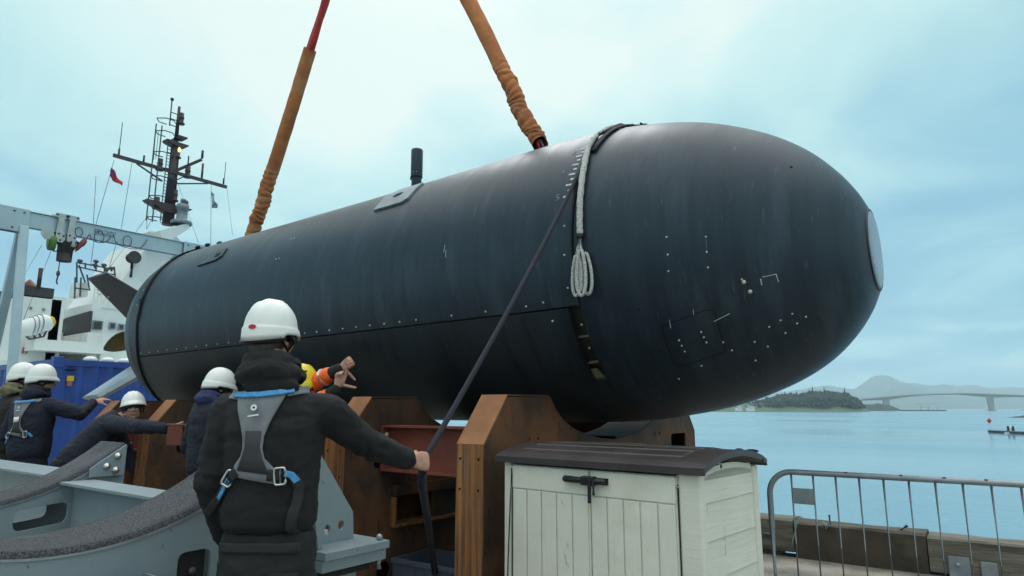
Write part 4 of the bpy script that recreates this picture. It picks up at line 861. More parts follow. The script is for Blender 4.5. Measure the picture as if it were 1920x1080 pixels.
def cradles():
    S = [-2.56, -3.84, -6.78, -8.05]
    labs = ['rusted steel cradle with a sloped shoulder standing beside the beige storage box', 'rusted steel cradle standing just beyond the hand that grips the rope',
            'rusted steel cradle the bending man in a hard hat points across', 'rusted steel cradle hidden mostly behind the bending man, under the hull tail']
    for s, l in zip(S, labs): rust_cradle(s, l)
    # red oxide longitudinal beams
    def ibeam(s0, s1, t, z0, z1, w, lab):
        g = empty('steel_beam', ((s0+s1)/2, t, z0), 0, lab, 'steel beam', 'red oxide beams between the cradles')
        mb = MB(); mb.box((s0, t-.006, z0+.014), (s1, t+.006, z1-.014)); mb.build('web', M['oxide'], g)
        for z in (z0, z1-.0139): 
            mb = MB(); mb.box((s0, t-w/2, z), (s1, t+w/2, z+.0139)); mb.build('flange', M['oxide'], g)
        for s, d in ((s0, 1), (s1, -1)):
            mb = MB(); mb.box((min(s, s+d*.015), t-w/2, z0+.014), (max(s, s+d*.015), t+w/2-.002, z1-.0141)); mb.build('end_plate', M['oxide'], g)
            for zz in (z0+.07, z1-.07):
                mb = MB(); mb.lathe([(0, .02), (.018, .018), (.02, 0)], (s+d*.015, t-w/2+.04, zz), 6, Matrix.Rotation(radians(90*d), 3, 'Y')); mb.build('nut', M['bolt'], g)
    ibeam(-3.838, -2.767, 3.56, 1.04, 1.375, .16, 'red oxide I-beam spanning between the two cradles behind the gripping hand')
    ibeam(-3.838, -2.767, 6.0, 1.04, 1.375, .16, 'red oxide I-beam on the water side, seen through the gap under the hull')
    ibeam(-8.048, -6.987, 3.56, 1.04, 1.375, .16, 'red oxide I-beam between the two cradles behind the bending man')
    ibeam(-6.778, -4.047, 6.0, .50, .84, .16, 'long red oxide I-beam low down on the water side between the cradle pairs')
    # loose boards on the cradle foot behind the store box
    for k, (x, y, dx) in enumerate(((1115, 829, 40), (1165, 830, 34))):
        p = onT(x, y, 4.25+.1*k); g = MB(); R = Matrix.Rotation(radians(-8+22*k), 3, 'Z'); g.cbox((p.x, p.y, p.z-.01), (.34, .10, .022), R)
        tag(g.build('board', M['wood'], bev=.003), ['flat brown board lying behind the store box lid, nearer the sloped cradle shoulder', 'brown board lying askew behind the store box lid, nearer the hull nose'][k], 'board')
    g = MB(); g.box((-2.30, 4.18, 1.085), (-1.80, 4.50, 1.185)); g.box((-2.3, 4.2, 0.001), (-2.22, 4.48, 1.085)); g.box((-1.88, 4.2, 0.001), (-1.80, 4.48, 1.085)); tag(g.build('timber_trestle', M['wood']), 'low timber trestle between the store box and the cradle, carrying loose boards', 'trestle')
cradles()

# ================================================================== GREY SADDLE STAND
def grey_stand():
    g = empty('saddle_stand', (-3.6, 1.05, 0), 0, 'grey painted steel saddle stand with felt-covered curved rests in front of the workers', 'stand')
    tc, zc, R = 1.047, 2.212, 1.221
    def arcpts(R, a0, a1, n): return [(tc+R*sin(radians(a0+(a1-a0)*k/n)), zc-R*cos(radians(a0+(a1-a0)*k/n))) for k in range(n+1)]
    def rr(y0, y1, z0, z1, r=.03, n=4, sk=0):
        P = []
        for cx, cz, a0 in ((y1-r, z1-r, 0), (y0+r, z1-r, 90), (y0+r, z0+r, 180), (y1-r, z0+r, 270)):
            for k in range(n+1):
                a = radians(a0+90*k/n); P.append((cx+r*cos(a), cz+r*sin(a)+sk*(cx-y0)))
        return P
    A = 41.0
    def saddle(sf, sb, holes, name, out=None):
        arc = arcpts(R+.020, -A, A, 40)
        outer = out(arc) if out else [(arc[0][0], .30)]+arc+[(arc[-1][0], .30)]
        top = None
        for s0, s1 in ((sf-.016, sf), (sb, sb+.016)):
            mb = MB(); mb.prism(outer, s0, s1, 'x', holes=holes); o = mb.build(name, M['greysteel'], g, bev=.002); top = top or o
        mb = MB(); rows = [[V((sf+.006, a, b)), V((sb-.006, a, b)), V((sb-.006, c, d)), V((sf+.006, c, d)), V((sf+.006, a, b))] for (a, b), (c, d) in zip(arcpts(R+.020, -A, A, 40), arcpts(R+.011, -A, A, 40))]
        mb.grid(rows, False); mb.build('curved_plate', M['galv'], g)
        mb = MB(); rows = []
        for (a, b), (c, d) in zip(arcpts(R+.0105, -A, A, 60), arcpts(R-.012, -A, A, 60)): rows.append([V((sf+.004, a, b)), V((sf+.002, c, d))]+[V((sf+(sb-sf)*k/6, c, d+.002*noise.noise(V((c*9, k, 0))))) for k in range(1, 6)]+[V((sb-.002, c, d)), V((sb-.004, a, b))])
        mb.grid(rows); n = len(rows[0]); 
        for r_ in (rows[0], rows[-1]): mb.add(r_, [tuple(range(n))])
        mb.build('felt_pad', M['felt'], g)
    # front saddle with its outer bracket
    def out_f(arc):
        return [(-.46, .55), (-.46, .80), (-.27, .86), (-.05, 1.30)]+arc+[(2.08, 1.36), (2.365, .972), (2.375, .84), (2.375, .55)]
    hole_f = [rr(1.30, 1.45, .55, .92, .03), rr(.55, .85, .60, .78, .04)]
    saddle(-2.80, -3.185, [rr(1.46, 1.60, .56, .915, .03), rr(.50, .80, .60, .78, .04), [(2.205+.018*cos(k), .905+.024*sin(k)) for k in [2*pi*j/12 for j in range(12)]], [(2.29+.018*cos(k), .915+.024*sin(k)) for k in [2*pi*j/12 for j in range(12)]]], 'side_plate', out_f)
    saddle(-4.28, -4.60, [rr(1.33, 1.58, .855, .965, .035, sk=.10)], 'side_plate')
    # rubber strip with two bolts seen through the slot
    mb = MB(); mb.box((-2.86, 1.47, .52), (-2.83, 1.59, .93)); st = mb.build('rubber_strip', M['rubber'], g)
    for z in (.67, .83):
        mb = MB(); mb.lathe([(.0, .018), (.017, .016), (.019, 0)], (-2.829, 1.535, z), 6, Matrix.Rotation(radians(90), 3, 'Y')); mb.build('bolt', M['chainm'], st)
    # welded pocket on the front plate
    mb = MB(); y0, y1, z0, z1 = 1.16, 1.335, .50, .865
    for a, b in (((-2.798, y0, z0), (-2.68, y0+.008, z1)), ((-2.798, y1-.008, z0), (-2.68, y1, z1)), ((-2.688, y0+.008, z0), (-2.68, y1-.008, z1))): mb.box(a, b)
    pk = mb.build('pocket', M['greysteel'], g, bev=.002)
    for y in (1.215, 1.285):
        mb = MB(); mb.lathe([(0, .001), (.013, .001), (.014, -.001)], (-2.679, y, .76), 12, Matrix.Rotation(radians(90), 3, 'Y')); mb.build('pocket_hole', M['groove'], pk)
    # fin bracket and flange on the outer end
    mb = MB(); mb.box((-3.20, 2.06, .80), (-2.62, 2.46, .838)); fl = mb.build('flange', M['greysteel'], g, bev=.003)
    mb = MB(); mb.box((-3.20, 2.06, .745), (-2.64, 2.455, .797)); mb.build('flange', M['greysteel'], g, bev=.003)
    mb = MB(); mb.ell((-2.66, 2.425, .852), (.017, .017, .017), None, 12, 8); mb.build('bolt', M['galv'], fl)
    mb = MB(); mb.tube([(-2.66, 2.425, .745), (-2.66, 2.425, .70)], .015, 8); mb.build('bolt', M['galv'], fl)
    mb = MB(); mb.box((-3.15, 2.08, .56), (-2.75, 2.36, .70)); mb.build('base_block', M['mint'], g, bev=.004)
    mb = MB(); mb.box((-3.18, 2.07, .70), (-2.70, 2.40, .744)); mb.build('packing', M['rubber'], g)
    mb = MB(); mb.prism([(2.08, .84), (2.10, .84), (2.06, 1.1), (2.03, 1.1)], -2.79, -2.70, 'x'); mb.build('gusset', M['greysteel'], g)
    # long girders between and beyond the saddles
    def girder(s0, s1, t0, t1, zt, zb):
        mb = MB(); mb.box((s0, t0, zt-.016), (s1, t1, zt)); fl = mb.build('girder_flange', M['greysteel'], g, bev=.002)
        mb = MB(); mb.box((s0, (t0+t1)/2-.006, zb), (s1, (t0+t1)/2+.006, zt-.017)); mb.build('girder_web', M['greysteel'], g)
        mb = MB(); mb.box((s0, t0, zb-.016), (s1, t1, zb-.0001)); mb.build('girder_flange', M['greysteel'], g)
    girder(-4.264, -3.20, 1.52, 1.69, 1.10, .45)
    girder(-8.3, -4.616, 1.62, 1.88, 1.10, .45)
    girder(-4.264, -3.20, .3, .5, .70, .30); girder(-8.3, -4.616, .2, .4, .70, .3)
    # bolted lug plate at the end of the rear saddle
    mb = MB(); mb.prism([(1.66, 1.112), (1.66, 1.16), (1.70, 1.19), (1.845, 1.29), (1.845, 1.112)], -4.262, -4.250, 'x'); lg = mb.build('lug_plate', M['greysteel'], g, bev=.002)
    for y, z in ((1.80, 1.225), (1.745, 1.17), (1.795, 1.145)):
        mb = MB(); mb.lathe([(0, .022), (.010, .021), (.011, .008), (.019, .008), (.020, 0)], (-4.249, y, z), 8, Matrix.Rotation(radians(90), 3, 'Y')); mb.build('bolt', M['alu'], lg)
    mb = MB(); P = [onS(x, y, -4.262) for x, y in ((186, 902), (146, 908), (145, 918), (186, 918))]; mb.tube(P, .007, 8); mb.build('grab_rail', M['greysteel'], g)
    mb = MB(); p = onS(176, 935, -4.262); mb.lathe([(0, .022), (.014, .02), (.016, 0)], p, 8, Matrix.Rotation(radians(90), 3, 'Y')); mb.build('bolt', M['alu'], g)
    mb = MB(); mb.box((-4.279, 1.60, .45), (-4.20, 1.61, 1.083)); mb.build('stiffener', M['greysteel'], g)
    # legs down to the quay
    for s in (-2.99, -4.44):
        for t in (.15, 1.2, 2.2):
            mb = MB(); mb.box((s-.14, t-.06, .031), (s+.14, t+.06, .548 if s > -3.5 else .44)); mb.build('leg', M['greysteel'], g)
        mb = MB(); mb.box((s-.19, -.4, .001), (s+.19, 2.4, .03)); mb.build('base_plate', M['greysteel'], g)
grey_stand()

# ================================================================== STORAGE BOX
def shed():
    th = -.078; Wd, D, zf = 1.234, .722, 1.205
    g = empty('storage_box', (-1.127, 2.925, 0), th, 'beige resin outdoor storage box with a dark brown lid standing in front of the hull', 'storage box')
    # local frame: x from -Wd (towards the tail) to 0, y 0..D, z up
    i = .024
    def arcz(y): return zf+.045*0+ .046*(1-((y-D/2)/(D/2))**2)*1.0
    mb = MB(); prof = [(D-i, .05), (D-i, zf+.005)]+[(y, arcz(y)-.012) for y in [D-i-(D-2*i)*k/10 for k in range(11)]]+[(i, .05)]
    mb.prism([(i+.012, .05), (D-i-.012, .05), (D-i-.012, zf-.02)]+[(y, arcz(y)-.035) for y in [D-.05-(D-.1)*k/8 for k in range(9)]]+[(i+.012, zf-.02)], -Wd+i+.012, -i-.012, 'x'); mb.build('carcass', M['shed'], g, local=True)
    # corner posts
    for x0, x1 in ((-Wd+i, -Wd+i+.065), (-i-.115, -i)):
        mb = MB(); mb.box((x0, i, .04), (x1, i+.05, zf+.004)); mb.build('corner_post', M['shed'], g, local=True, bev=.012)
    mb = MB(); mb.box((-i-.05, D-i-.06, .04), (-i, D-i, zf+.004)); mb.build('corner_post', M['shed'], g, local=True, bev=.01)
    # side boards
    zz = [.06+k*.168 for k in range(8)]
    for a, b in zip(zz, zz[1:]):
        b = min(b, zf+.02) if b < zf else zf+.03
        mb = MB(); y0, y1 = i+.052, D-i-.062
        top = [arcz(y)-.02 for y in (y0, y1)] if b >= zf else [b-.010]*2
        mb.hexa([(-i-.030, y0, a+.006), (-i-.006, y0, a+.006), (-i-.006, y1, a+.006), (-i-.030, y1, a+.006)], [(-i-.030, y0, b-.010), (-i-.016, y0, b-.010), (-i-.016, y1, b-.010), (-i-.030, y1, b-.010)]); mb.build('side_board', M['shed'], g, local=True, bev=.004)
    mb = MB(); mb.prism([(i+.052, zf-.03), (D-i-.062, zf-.03)]+[(y, arcz(y)-.01) for y in [D-i-.062-(D-2*i-.114)*k/8 for k in range(9)]], -i-.028, -i-.012, 'x'); mb.build('gable', M['shed'], g, local=True)
    # doors, each with embossed boards
    xl, xm, xr = -Wd+i+.068, -Wd+i+.068+.520, -i-.118
    for x0, x1, n in ((xl, xm-.003, 5), (xm+.003, xr, 5)):
        mb = MB(); mb.box((x0, i-.002, .05), (x1, i+.022, zf-.012)); d = mb.build('door', M['sheddoor'], g, local=True, bev=.004)
        mb = MB(); mb.box((x0+.004, i-.0105, zf-.135), (x1-.004, i-.0025, zf-.016)); mb.build('top_rail', M['sheddoor'], d, local=True, bev=.003)
        w = (x1-x0-.012)/n
        for k in range(n):
            a = x0+.006+k*w; mb = MB(); mb.box((a+.005, i-.0105, .06), (a+w-.003, i-.0025, zf-.141)); mb.build('door_board', M['sheddoor'], d, local=True, bev=.003)
    # hinge rods
    for x in (xl-.005, xr+.006):
        mb = MB(); mb.tube([(x, i-.002, .05), (x, i-.002, zf-.05)], .0035, 6); mb.build('hinge_rod', M['black'], g, local=True)
        mb = MB(); mb.tube([(x, i-.003, zf-.02), (x, i-.003, zf-.004)], .009, 8); mb.tube([(x, i-.003, zf-.062), (x, i-.003, zf-.055)], .010, 8); mb.build('hinge_cap', M['white'], g, local=True)
    # latch
    zl = zf-.062; mb = MB(); mb.tube([(xm-.145, i-.03, zl), (xm-.135, i-.03, zl), (xm+.10, i-.03, zl), (xm+.112, i-.03, zl)], [.013, .016, .016, .012], 12); mb.box((xm-.15, i-.022, zl-.016), (xm-.10, i-.011, zl+.016)); mb.box((xm+.06, i-.022, zl-.016), (xm+.115, i-.011, zl+.016))
    la = mb.build('latch_bar', M['black'], g, local=True)
    mb = MB(); mb.box((xm-.03, i-.05, zl-.022), (xm+.05, i-.012, zl+.022)); mb.build('latch_housing', M['black'], la, local=True, bev=.006)
    mb = MB(); mb.box((xm+.020, i-.058, zl-.105), (xm+.037, i-.045, zl+.01)); mb.tube([(xm+.052, i-.05, zl-.015), (xm+.052, i-.05, zl-.065)], .008, 8); mb.build('latch_lever', M['black'], la, local=True, bev=.004)
    # lid
    mb = MB(); n = 14; ys = [-.012+(D+.024)*k/n for k in range(n+1)]
    cz = lambda y: zf+.038+.058*(1-abs((y-D/2)/(D/2+.012))**2.2)
    out = [(-.012, zf), (-.012, zf+.034)]+[(y, cz(y)) for y in ys[1:-1]]+[(D+.012, zf+.034), (D+.012, zf)]+[(y, cz(y)-.030) for y in [D-.01-(D-.02)*k/8 for k in range(9)]]
    mb.prism(out, -Wd-.012, .014, 'x'); ld = mb.build('lid', M['lid'], g, local=True, bev=.006)
    mb = MB()
    for k in range(5):
        y0 = .10+k*.115; x0, x1 = -Wd+.10, -.14
        mb.hexa([(x0, y0, cz(y0)-.002), (x1, y0, cz(y0)-.002), (x1, y0+.085, cz(y0+.085)-.002), (x0, y0+.085, cz(y0+.085)-.002)], [(x0+.01, y0+.006, cz(y0)+.006), (x1-.01, y0+.006, cz(y0)+.006), (x1-.01, y0+.079, cz(y0+.085)+.006), (x0+.01, y0+.079, cz(y0+.085)+.006)])
    mb.build('lid_ridges', M['lid'], ld, local=True)
    mb = MB()
    for y in (.16, D-.05): mb.lathe([(0, .002), (.009, .002), (.010, 0)], (.0145, y, zf+.032), 10, Matrix.Rotation(radians(90), 3, 'Y'))
    mb.build('screw_holes', M['groove'], ld, local=True)
    # things lying along the back edge of the lid
    R = Matrix.Rotation(th, 3, 'Z')
    for k, (x, mt, lb) in enumerate(((-.30, 'strapb', 'small dark crumpled strap heap on the back edge of the store box lid'), (-.16, 'flagw', 'pale crumpled rag on the back edge of the store box lid'), (-.08, 'navy', 'dark rag at the corner of the store box lid nearest the barrier'))):
        mb = MB(); c = V((-1.127, 2.925, 0))+R @ V((x, D-.06, cz(D-.06)+.010))
        for j in range(7): mb.ell(c+V((rnd.uniform(-.05, .05), rnd.uniform(-.03, .03), rnd.uniform(-.003, .008))), (rnd.uniform(.015, .04), .015, .009), Matrix.Rotation(rnd.uniform(0, 3), 3, 'Z'), 8, 6)
        tag(mb.build('rag', M[mt]), lb, 'rag')
    c = [V((-1.127, 2.925, 0))+R @ V(q) for q in ((xl+.004, i-.016, zf-.03), (xl-.002, i-.02, zf-.2), (xl-.018, i-.02, .7), (xl-.030, i-.018, .4), (xl-.04, i-.03, .01))]
    mb = MB(); mb.tube(c, .0035, 6); tag(mb.build('thin_cord', M['strapb']), 'thin black cord hanging down the front of the storage box beside its door hinge', 'cord')
shed()

# ================================================================== BARRIER
def barrier():
    T, zt = 4.73, 1.085
    s0 = onT(1446, 960, T).x; s1 = s0+2.35
    g = empty('crowd_barrier', ((s0+s1)/2, T, 0), 0, 'galvanised steel crowd barrier with vertical bars standing on the quay in front of the water', 'barrier')
    r = .15; P = [V((s0, T, .12))]+[V((s0, T, zt-r-.2))]+[V((s0+r-r*cos(radians(a)), T, zt-r+r*sin(radians(a)))) for a in range(0, 91, 10)]+[V((s1-r+r*sin(radians(a)), T, zt-r+r*cos(radians(a)))) for a in range(0, 91, 10)]+[V((s1, T, .12))]
    mb = MB(); mb.tube(P, .019, 14); mb.build('frame_tube', M['galv'], g)
    mb = MB(); mb.tube([V((s0, T, .18)), V((s1, T, .18))], .017, 12); mb.build('bottom_rail', M['galv'], g)
    b0 = onT(1484, 900, T).x; b1 = onT(1859, 915, T).x; dx = (b1-b0)/8; k = 0
    s = b0
    bars = []
    while s < s1-.06:
        mb = MB(); mb.tube([V((s, T, .19)), V((s, T, zt-.012))], .0072, 8); o = mb.build('bar', M['galv'], g); bars.append(s); s += dx
    mb = MB(); mb.box((bars[0]+.004, T-.010, .885), (bars[1]-.002, T-.007, .985)); mb.build('name_plate', M['galv'], g)
    for s in (s0+.35, s1-.35):
        mb = MB(); mb.tube([V((s, T-.28, .015)), V((s, T-.24, .035)), V((s, T, .14)), V((s, T+.24, .035)), V((s, T+.28, .015))], .016, 10); mb.build('foot', M['galv'], g)
    mb = MB(); mb.cbox((s0-.035, T, .66), (.05, .03, .035)); mb.build('hook', M['chainm'], g)
    mb = MB()
    for s in (b0+.335, b0+.64, b0+.86, b1-.02): mb.ell((s, T-.004, zt+.014), (.014, .016, .006), None, 8, 5)
    mb.build('rust_spots', M['oxide'], g, kind='stuff')
barrier()

# ================================================================== PLASTIC CRATE
def crate():
    c = onS(808, 1052, -3.42); CR_H = c.z; g = empty('plastic_crate', (c.x, c.y+.12, 0), .03, 'blue-grey plastic crate on the quay between the two cradles, with rope falling into it', 'crate')
    W_, D_, H = .30, .20, CR_H
    for nm_, a, b in (('side_wall', (-W_, -D_, .01), (W_, -D_+.012, H)), ('side_wall', (-W_, D_-.012, .01), (W_, D_, H)), ('end_wall', (-W_, -D_+.012, .01), (-W_+.012, D_-.012, H)), ('end_wall', (W_-.012, -D_+.012, .01), (W_, D_-.012, H)), ('floor', (-W_, -D_, .002), (W_, D_, .0099))):
        mb = MB(); mb.box(a, b); mb.build(nm_, M['cratem'], g, local=True)
    mb = MB()
    for a, b in (((-W_-.012, -D_-.012, H-.03), (W_+.012, -D_-.0001, H)), ((-W_-.012, D_+.0001, H-.03), (W_+.012, D_+.012, H)), ((-W_-.012, -D_, H-.03), (-W_-.0001, D_, H)), ((W_+.0001, -D_, H-.03), (W_+.012, D_, H))): mb.box(a, b)
    for k in range(7): 
        x = -W_+.05+k*.083; mb.box((x, -D_-.008, .02), (x+.008, -D_-.0001, H-.031))
    mb.build('rim', M['cratem'], g, local=True)
crate()

# ================================================================== CONTAINER
def container():
    S, t0, wd, h, L = -14.6, 4.86, 2.44, 2.44, 6.06
    g = empty('shipping_container', (S-L/2, t0+wd/2, 0), 0, 'blue corrugated steel shipping container behind the workers, below the white ship', 'container')
    for y in (t0, t0+wd-.16):
        for s in (S-.16, S-L):
            mb = MB(); mb.box((s, y, .17), (s+.16, y+.16, h-.17)); mb.build('corner_post', M['container'], g)
            for z in (.001, h-.169):
                mb = MB(); mb.box((s-.004, y-.006, z), (s+.168, y+.168, z+.168 if z < 1 else h+.05)); mb.build('corner_casting', M['container'], g, bev=.01)
    for z in (.02, h-.12):
        for q in (S-.10, S-L+.02): mb = MB(); mb.box((q, t0+.17, z), (q+.08, t0+wd-.17, z+.12)); mb.build('end_rail', M['container'], g)
        mb = MB(); mb.box((S-L+.17, t0+.02, z), (S-.17, t0+.10, z+.12)); mb.box((S-L+.17, t0+wd-.1, z), (S-.17, t0+wd-.02, z+.12)); mb.build('side_rail', M['container'], g)
    def corr(a, b, z0, z1, axis, pos, d):
        mb = MB(); P = []; x = a; per = .278
        while x < b:
            for dx, o in ((0, 0), (.07, 0), (.139, d), (.209, d)):
                if x+dx < b: P.append((x+dx, o))
            x += per
        P.append((b, 0)); f = (lambda x, o, z: V((pos+o, x, z))) if axis == 'y' else (lambda x, o, z: V((x, pos+o, z)))
        mb.grid([[f(x, o, z0) for x, o in P], [f(x, o, z1) for x, o in P]], False); return mb.build('corrugated_wall', M['container'], g)
    corr(t0+.16, t0+wd-.16, .14, h-.12, 'y', S-.03, -.04); corr(t0+.16, t0+wd-.16, .14, h-.12, 'y', S-L+.03, .04)
    corr(S-L+.16, S-.16, .14, h-.12, 'x', t0+.03, .04); corr(S-L+.16, S-.16, .14, h-.12, 'x', t0+wd-.03, -.04)
    mb = MB(); rows = []; n = 44
    for k in range(n+1): s = S-L+.05+(L-.1)*k/n; rows.append([V((s, t0+.05, h-.02+.02*(k % 4 > 1))), V((s, t0+wd-.05, h-.02+.02*(k % 4 > 1)))])
    mb.grid(rows, False); mb.build('roof', M['container'], g)
    p = onS(131, 710, S-.018); mb = MB(); mb.box((S-.028, p.y-.05, p.z-.045), (S-.016, p.y+.07, p.z+.055)); mb.build('warning_sticker', M['yellow'], g)
    p = onS(130, 719, S-.018); mb = MB(); mb.box((S-.028, p.y-.04, p.z-.05), (S-.016, p.y+.05, p.z+.04)); mb.build('red_sticker', M['lip'], g)
    p = onS(131, 693, S-.018); mb = MB(); mb.box((S-.06, p.y-.08, p.z-.02), (S-.018, p.y+.09, p.z+.015)); mb.build('vent', M['groove'], g)
    # folded pale sheet lying on the roof
    mb = MB()
    for k in range(6): mb.ell((S-.35, t0+.75+k*.33, h+.04), (.12, .13, .07))
    tag(mb.build('tarpaulin', M['ship']), 'white rumpled tarpaulin lying along the roof edge of the blue container', 'tarpaulin')
container()

# ================================================================== GANTRY CRANE
def gantry():
    S = -12.9
    g = empty('gantry_crane', tuple(V((S, onS(200, 430, S).y, 0))), 0, 'pale blue alloy lifting gantry with a horizontal beam behind the hull tail', 'gantry crane')
    a = onS(-30, 384, S); b = onS(386, 465, S); zt = (a.z+b.z)/2; y0, y1 = a.y-.9, b.y
    hb = onS(200, 426, S).z-onS(200, 452, S).z
    bz0 = onS(225, 459, S).z; bz1 = onS(225, 431, S).z
    mb = MB(); mb.box((S-.06, y0, bz0), (S+.06, y1, bz0+.012)); mb.box((S-.06, y0, bz1-.012), (S+.06, y1, bz1)); mb.box((S-.03, y0, bz0+.012), (S+.03, y1, bz1-.012)); bm_ = mb.build('main_beam', M['gantry'], g, bev=.003)
    # lettering on the web
    cu = bpy.data.curves.new('t', 'FONT'); cu.body = 'PORTA GANTRY'; cu.size = .16; ob = bpy.data.objects.new('t', cu); COL.objects.link(ob); me = eval_mesh(ob, 'lettering'); bpy.data.objects.remove(ob)
    p = onS(176, 437, S+.035); wmax = max(v.co.x for v in me.vertices); tgt = onS(215, 440, S).y-onS(174, 435, S).y
    for v in me.vertices: v.co = V((S+.0325, p.y+v.co.x*tgt/wmax, (bz0+bz1)/2-.045+v.co.y))
    link_mesh('lettering', me, M['flagb'], bm_)
    # head plates where the legs join
    for ya, yb in ((onS(0, 400, S).y-.5, onS(51, 420, S).y), (onS(341, 470, S).y, y1+.02)):
        mb = MB(); zz = bz0-.11; mb.box((S-.075, ya, zz), (S-.061, yb, bz1+.01)); mb.box((S+.061, ya, zz), (S+.075, yb, bz1+.01)); h = mb.build('head_plate', M['gantry'], g, bev=.002)
        for yy in (ya+.08, yb-.08, yb-.22):
            for z in (zz+.06, bz1-.05):
                mb = MB(); mb.lathe([(0, .02), (.014, .018), (.016, 0)], (S+.075, yy, z), 6, Matrix.Rotation(radians(90), 3, 'Y')); mb.build('bolt', M['chainm'], h)
    # legs: two splayed pairs
    yl = onS(45, 430, S).y; ye = y1-.15; zl = bz0-.05
    lx = onS(7, 500, S)
    legw = .13
    for y in (yl-.02, yl-.95, ye):
        for sg in ((1, -1) if y != ye else (1, -1)):
            mb = MB(); foot = V((S+sg*.95, y-.06, .12)); mb.bar(V((S+sg*.05, y, zl+.05)), foot, legw, .09); lg = mb.build('leg', M['gantry'], g, bev=.01)
            mb = MB(); mb.lathe([(0, -.03), (.09, -.03), (.1, 0), (.09, .03), (0, .03)], foot+V((0, 0, -.03)), 16, Matrix.Rotation(radians(90), 3, 'X')); mb.build('castor', M['black'], lg)
        mb = MB(); mb.bar(V((S-.9, y-.05, .28)), V((S+.9, y-.05, .28)), .08, .1); mb.build('spreader', M['gantry'], g)
    # trolleys, chain hoist: separate things hanging on the beam
    zh = bz0
    for k, (x, lb) in enumerate(((110, 'beam trolley with bolted side plates nearest the gantry leg'), (131, 'beam trolley with bolted side plates on the hull side of its twin'))):
        y = onS(x, 430, S).y; t = empty('beam_trolley', (S, y, bz1), 0, lb, 'trolley', 'trolleys on the gantry beam')
        for sg in (-1, 1):
            mb = MB(); P = [(-.10, bz1+.06), (.10, bz1+.06), (.10, bz1-.01), (.045, bz1-.03), (.045, zh+.02), (.085, zh-.03), (.085, zh-.11), (.05, zh-.17), (-.02, zh-.17), (-.06, zh-.11), (-.06, zh+.01), (-.045, bz1-.03), (-.10, bz1-.01)]
            mb.prism([(y+a_, b_) for a_, b_ in P], S+sg*.085, S+sg*.097, 'x'); pl = mb.build('side_plate', M['gbolt'], t, bev=.003)
            for yy, z in ((-.07, bz1+.03), (.07, bz1+.03), (-.02, zh-.02), (.055, zh-.05), (.01, zh-.13)):
                mb = MB(); mb.lathe([(0, .02), (.016, .018), (.018, 0)], (S+.0975 if sg > 0 else S-.0975, y+yy, z), 6, Matrix.Rotation(radians(90*sg), 3, 'Y')); mb.build('bolt', M['chainm'], pl)
        mb = MB(); q = [V((S, y-.02+.07*cos(a_), zh-.22+.085*sin(a_)*1.2)) for a_ in [2*pi*j/18 for j in range(18)]]; mb.tube(q, .010, 6, closed=True); mb.build('ring', M['chainm'], t)
    for x in (86,):
        y = onS(x, 430, S).y; mb = MB(); mb.prism([(y-.09, zh+.03), (y+.09, zh+.03), (y+.10, zh-.07), (y+.05, zh-.15), (y-.03, zh-.16), (y-.09, zh-.08)], S+.08, S+.095, 'x'); o = mb.build('cable_clamp', M['gbolt'], bev=.003); tag(o, 'grey bolted clamp plate on the gantry beam beside its leg', 'clamp')
    yc = onS(122, 470, S).y; zc_ = onS(122, 455, S).z; zb_ = onS(122, 491, S).z
    h = empty('chain_hoist', (S, yc, zc_), 0, 'black electric chain hoist with a green end cap hanging from the gantry trolleys', 'hoist')
    mb = MB(); mb.tube([V((S, yc, zc_)), V((S, yc, zb_))], [.13, .12], 8); mb.build('chain_bag', M['hoist'], h, bev=.01)
    mb = MB(); mb.tube([V((S, yc-.20, zc_)), V((S, yc-.12, zc_+.02)), V((S, yc+.12, zc_-.0)), V((S, yc+.22, zc_-.04))], [.055, .075, .08, .07], 16); mb.build('motor', M['hoist'], h)
    mb = MB(); yg = onS(96, 462, S).y; mb.tube([V((S, yg-.055, zc_-.03)), V((S, yg-.045, zc_-.03)), V((S, yg+.04, zc_-.025)), V((S, yg+.05, zc_-.025))], [.06, .115, .115, .07], 18, flat=1.3); mb.build('end_cap', M['hoistg'], h)
    mb = MB(); mb.cbox((S+.075, yc+.07, zc_-.02), (.01, .09, .08)); mb.build('rating_plate', M['bolt'], h)
    mb = MB(); mb.tube([V((S, yc+.10, zc_-.03)), V((S, yc+.14, zc_-.035))], .084, 16); mb.build('white_band', M['white'], h)
    mb = MB(); mb.tube([V((S, yc+.02, zc_+.05)), V((S, yc+.02, bz0-.27))], .014, 6); mb.tube([V((S, yg+.02, zc_+.06)), V((S, onS(103, 430, S).y, bz0-.28))], .008, 6); mb.build('suspension', M['chainm'], h)
    mb = MB(); mb.tube([V((S, yc-.06, zb_)), V((S, yc-.06, zb_-.17))], .008, 5); hk = mb.build('load_chain', M['chainm'], h)
    mb = MB(); mb.ell((S, yc-.06, zb_-.22), (.03, .03, .055), None, 10, 8); mb.tube([V((S, yc-.06, zb_-.27)), V((S, yc-.07, zb_-.36)), V((S, yc-.05, zb_-.41))], .013, 6); mb.build('hook', M['chainm'], hk)
    mb = MB(); p0 = onS(167, 441, S+.1); p1 = onS(150, 462, S+.1); mb.tube([p0, p0.lerp(p1, .35), p0.lerp(p1, .5), p0.lerp(p1, .8), p1, onS(141, 472, S+.1)], [.012, .016, .045, .05, .03, .008], 10); tag(mb.build('pendant_plug', M['lip'] if False else M['oxide']), 'dark red cable plug hanging from the gantry beam beside the hoist', 'plug')
    mb = MB()
    fe = lambda pts: [onS(x, y, S+.07) for x, y in pts]
    mb.tube(fe([(168, 438), (171, 448), (178, 453), (186, 455), (195, 455), (204, 450), (209, 441)]), .007, 6)
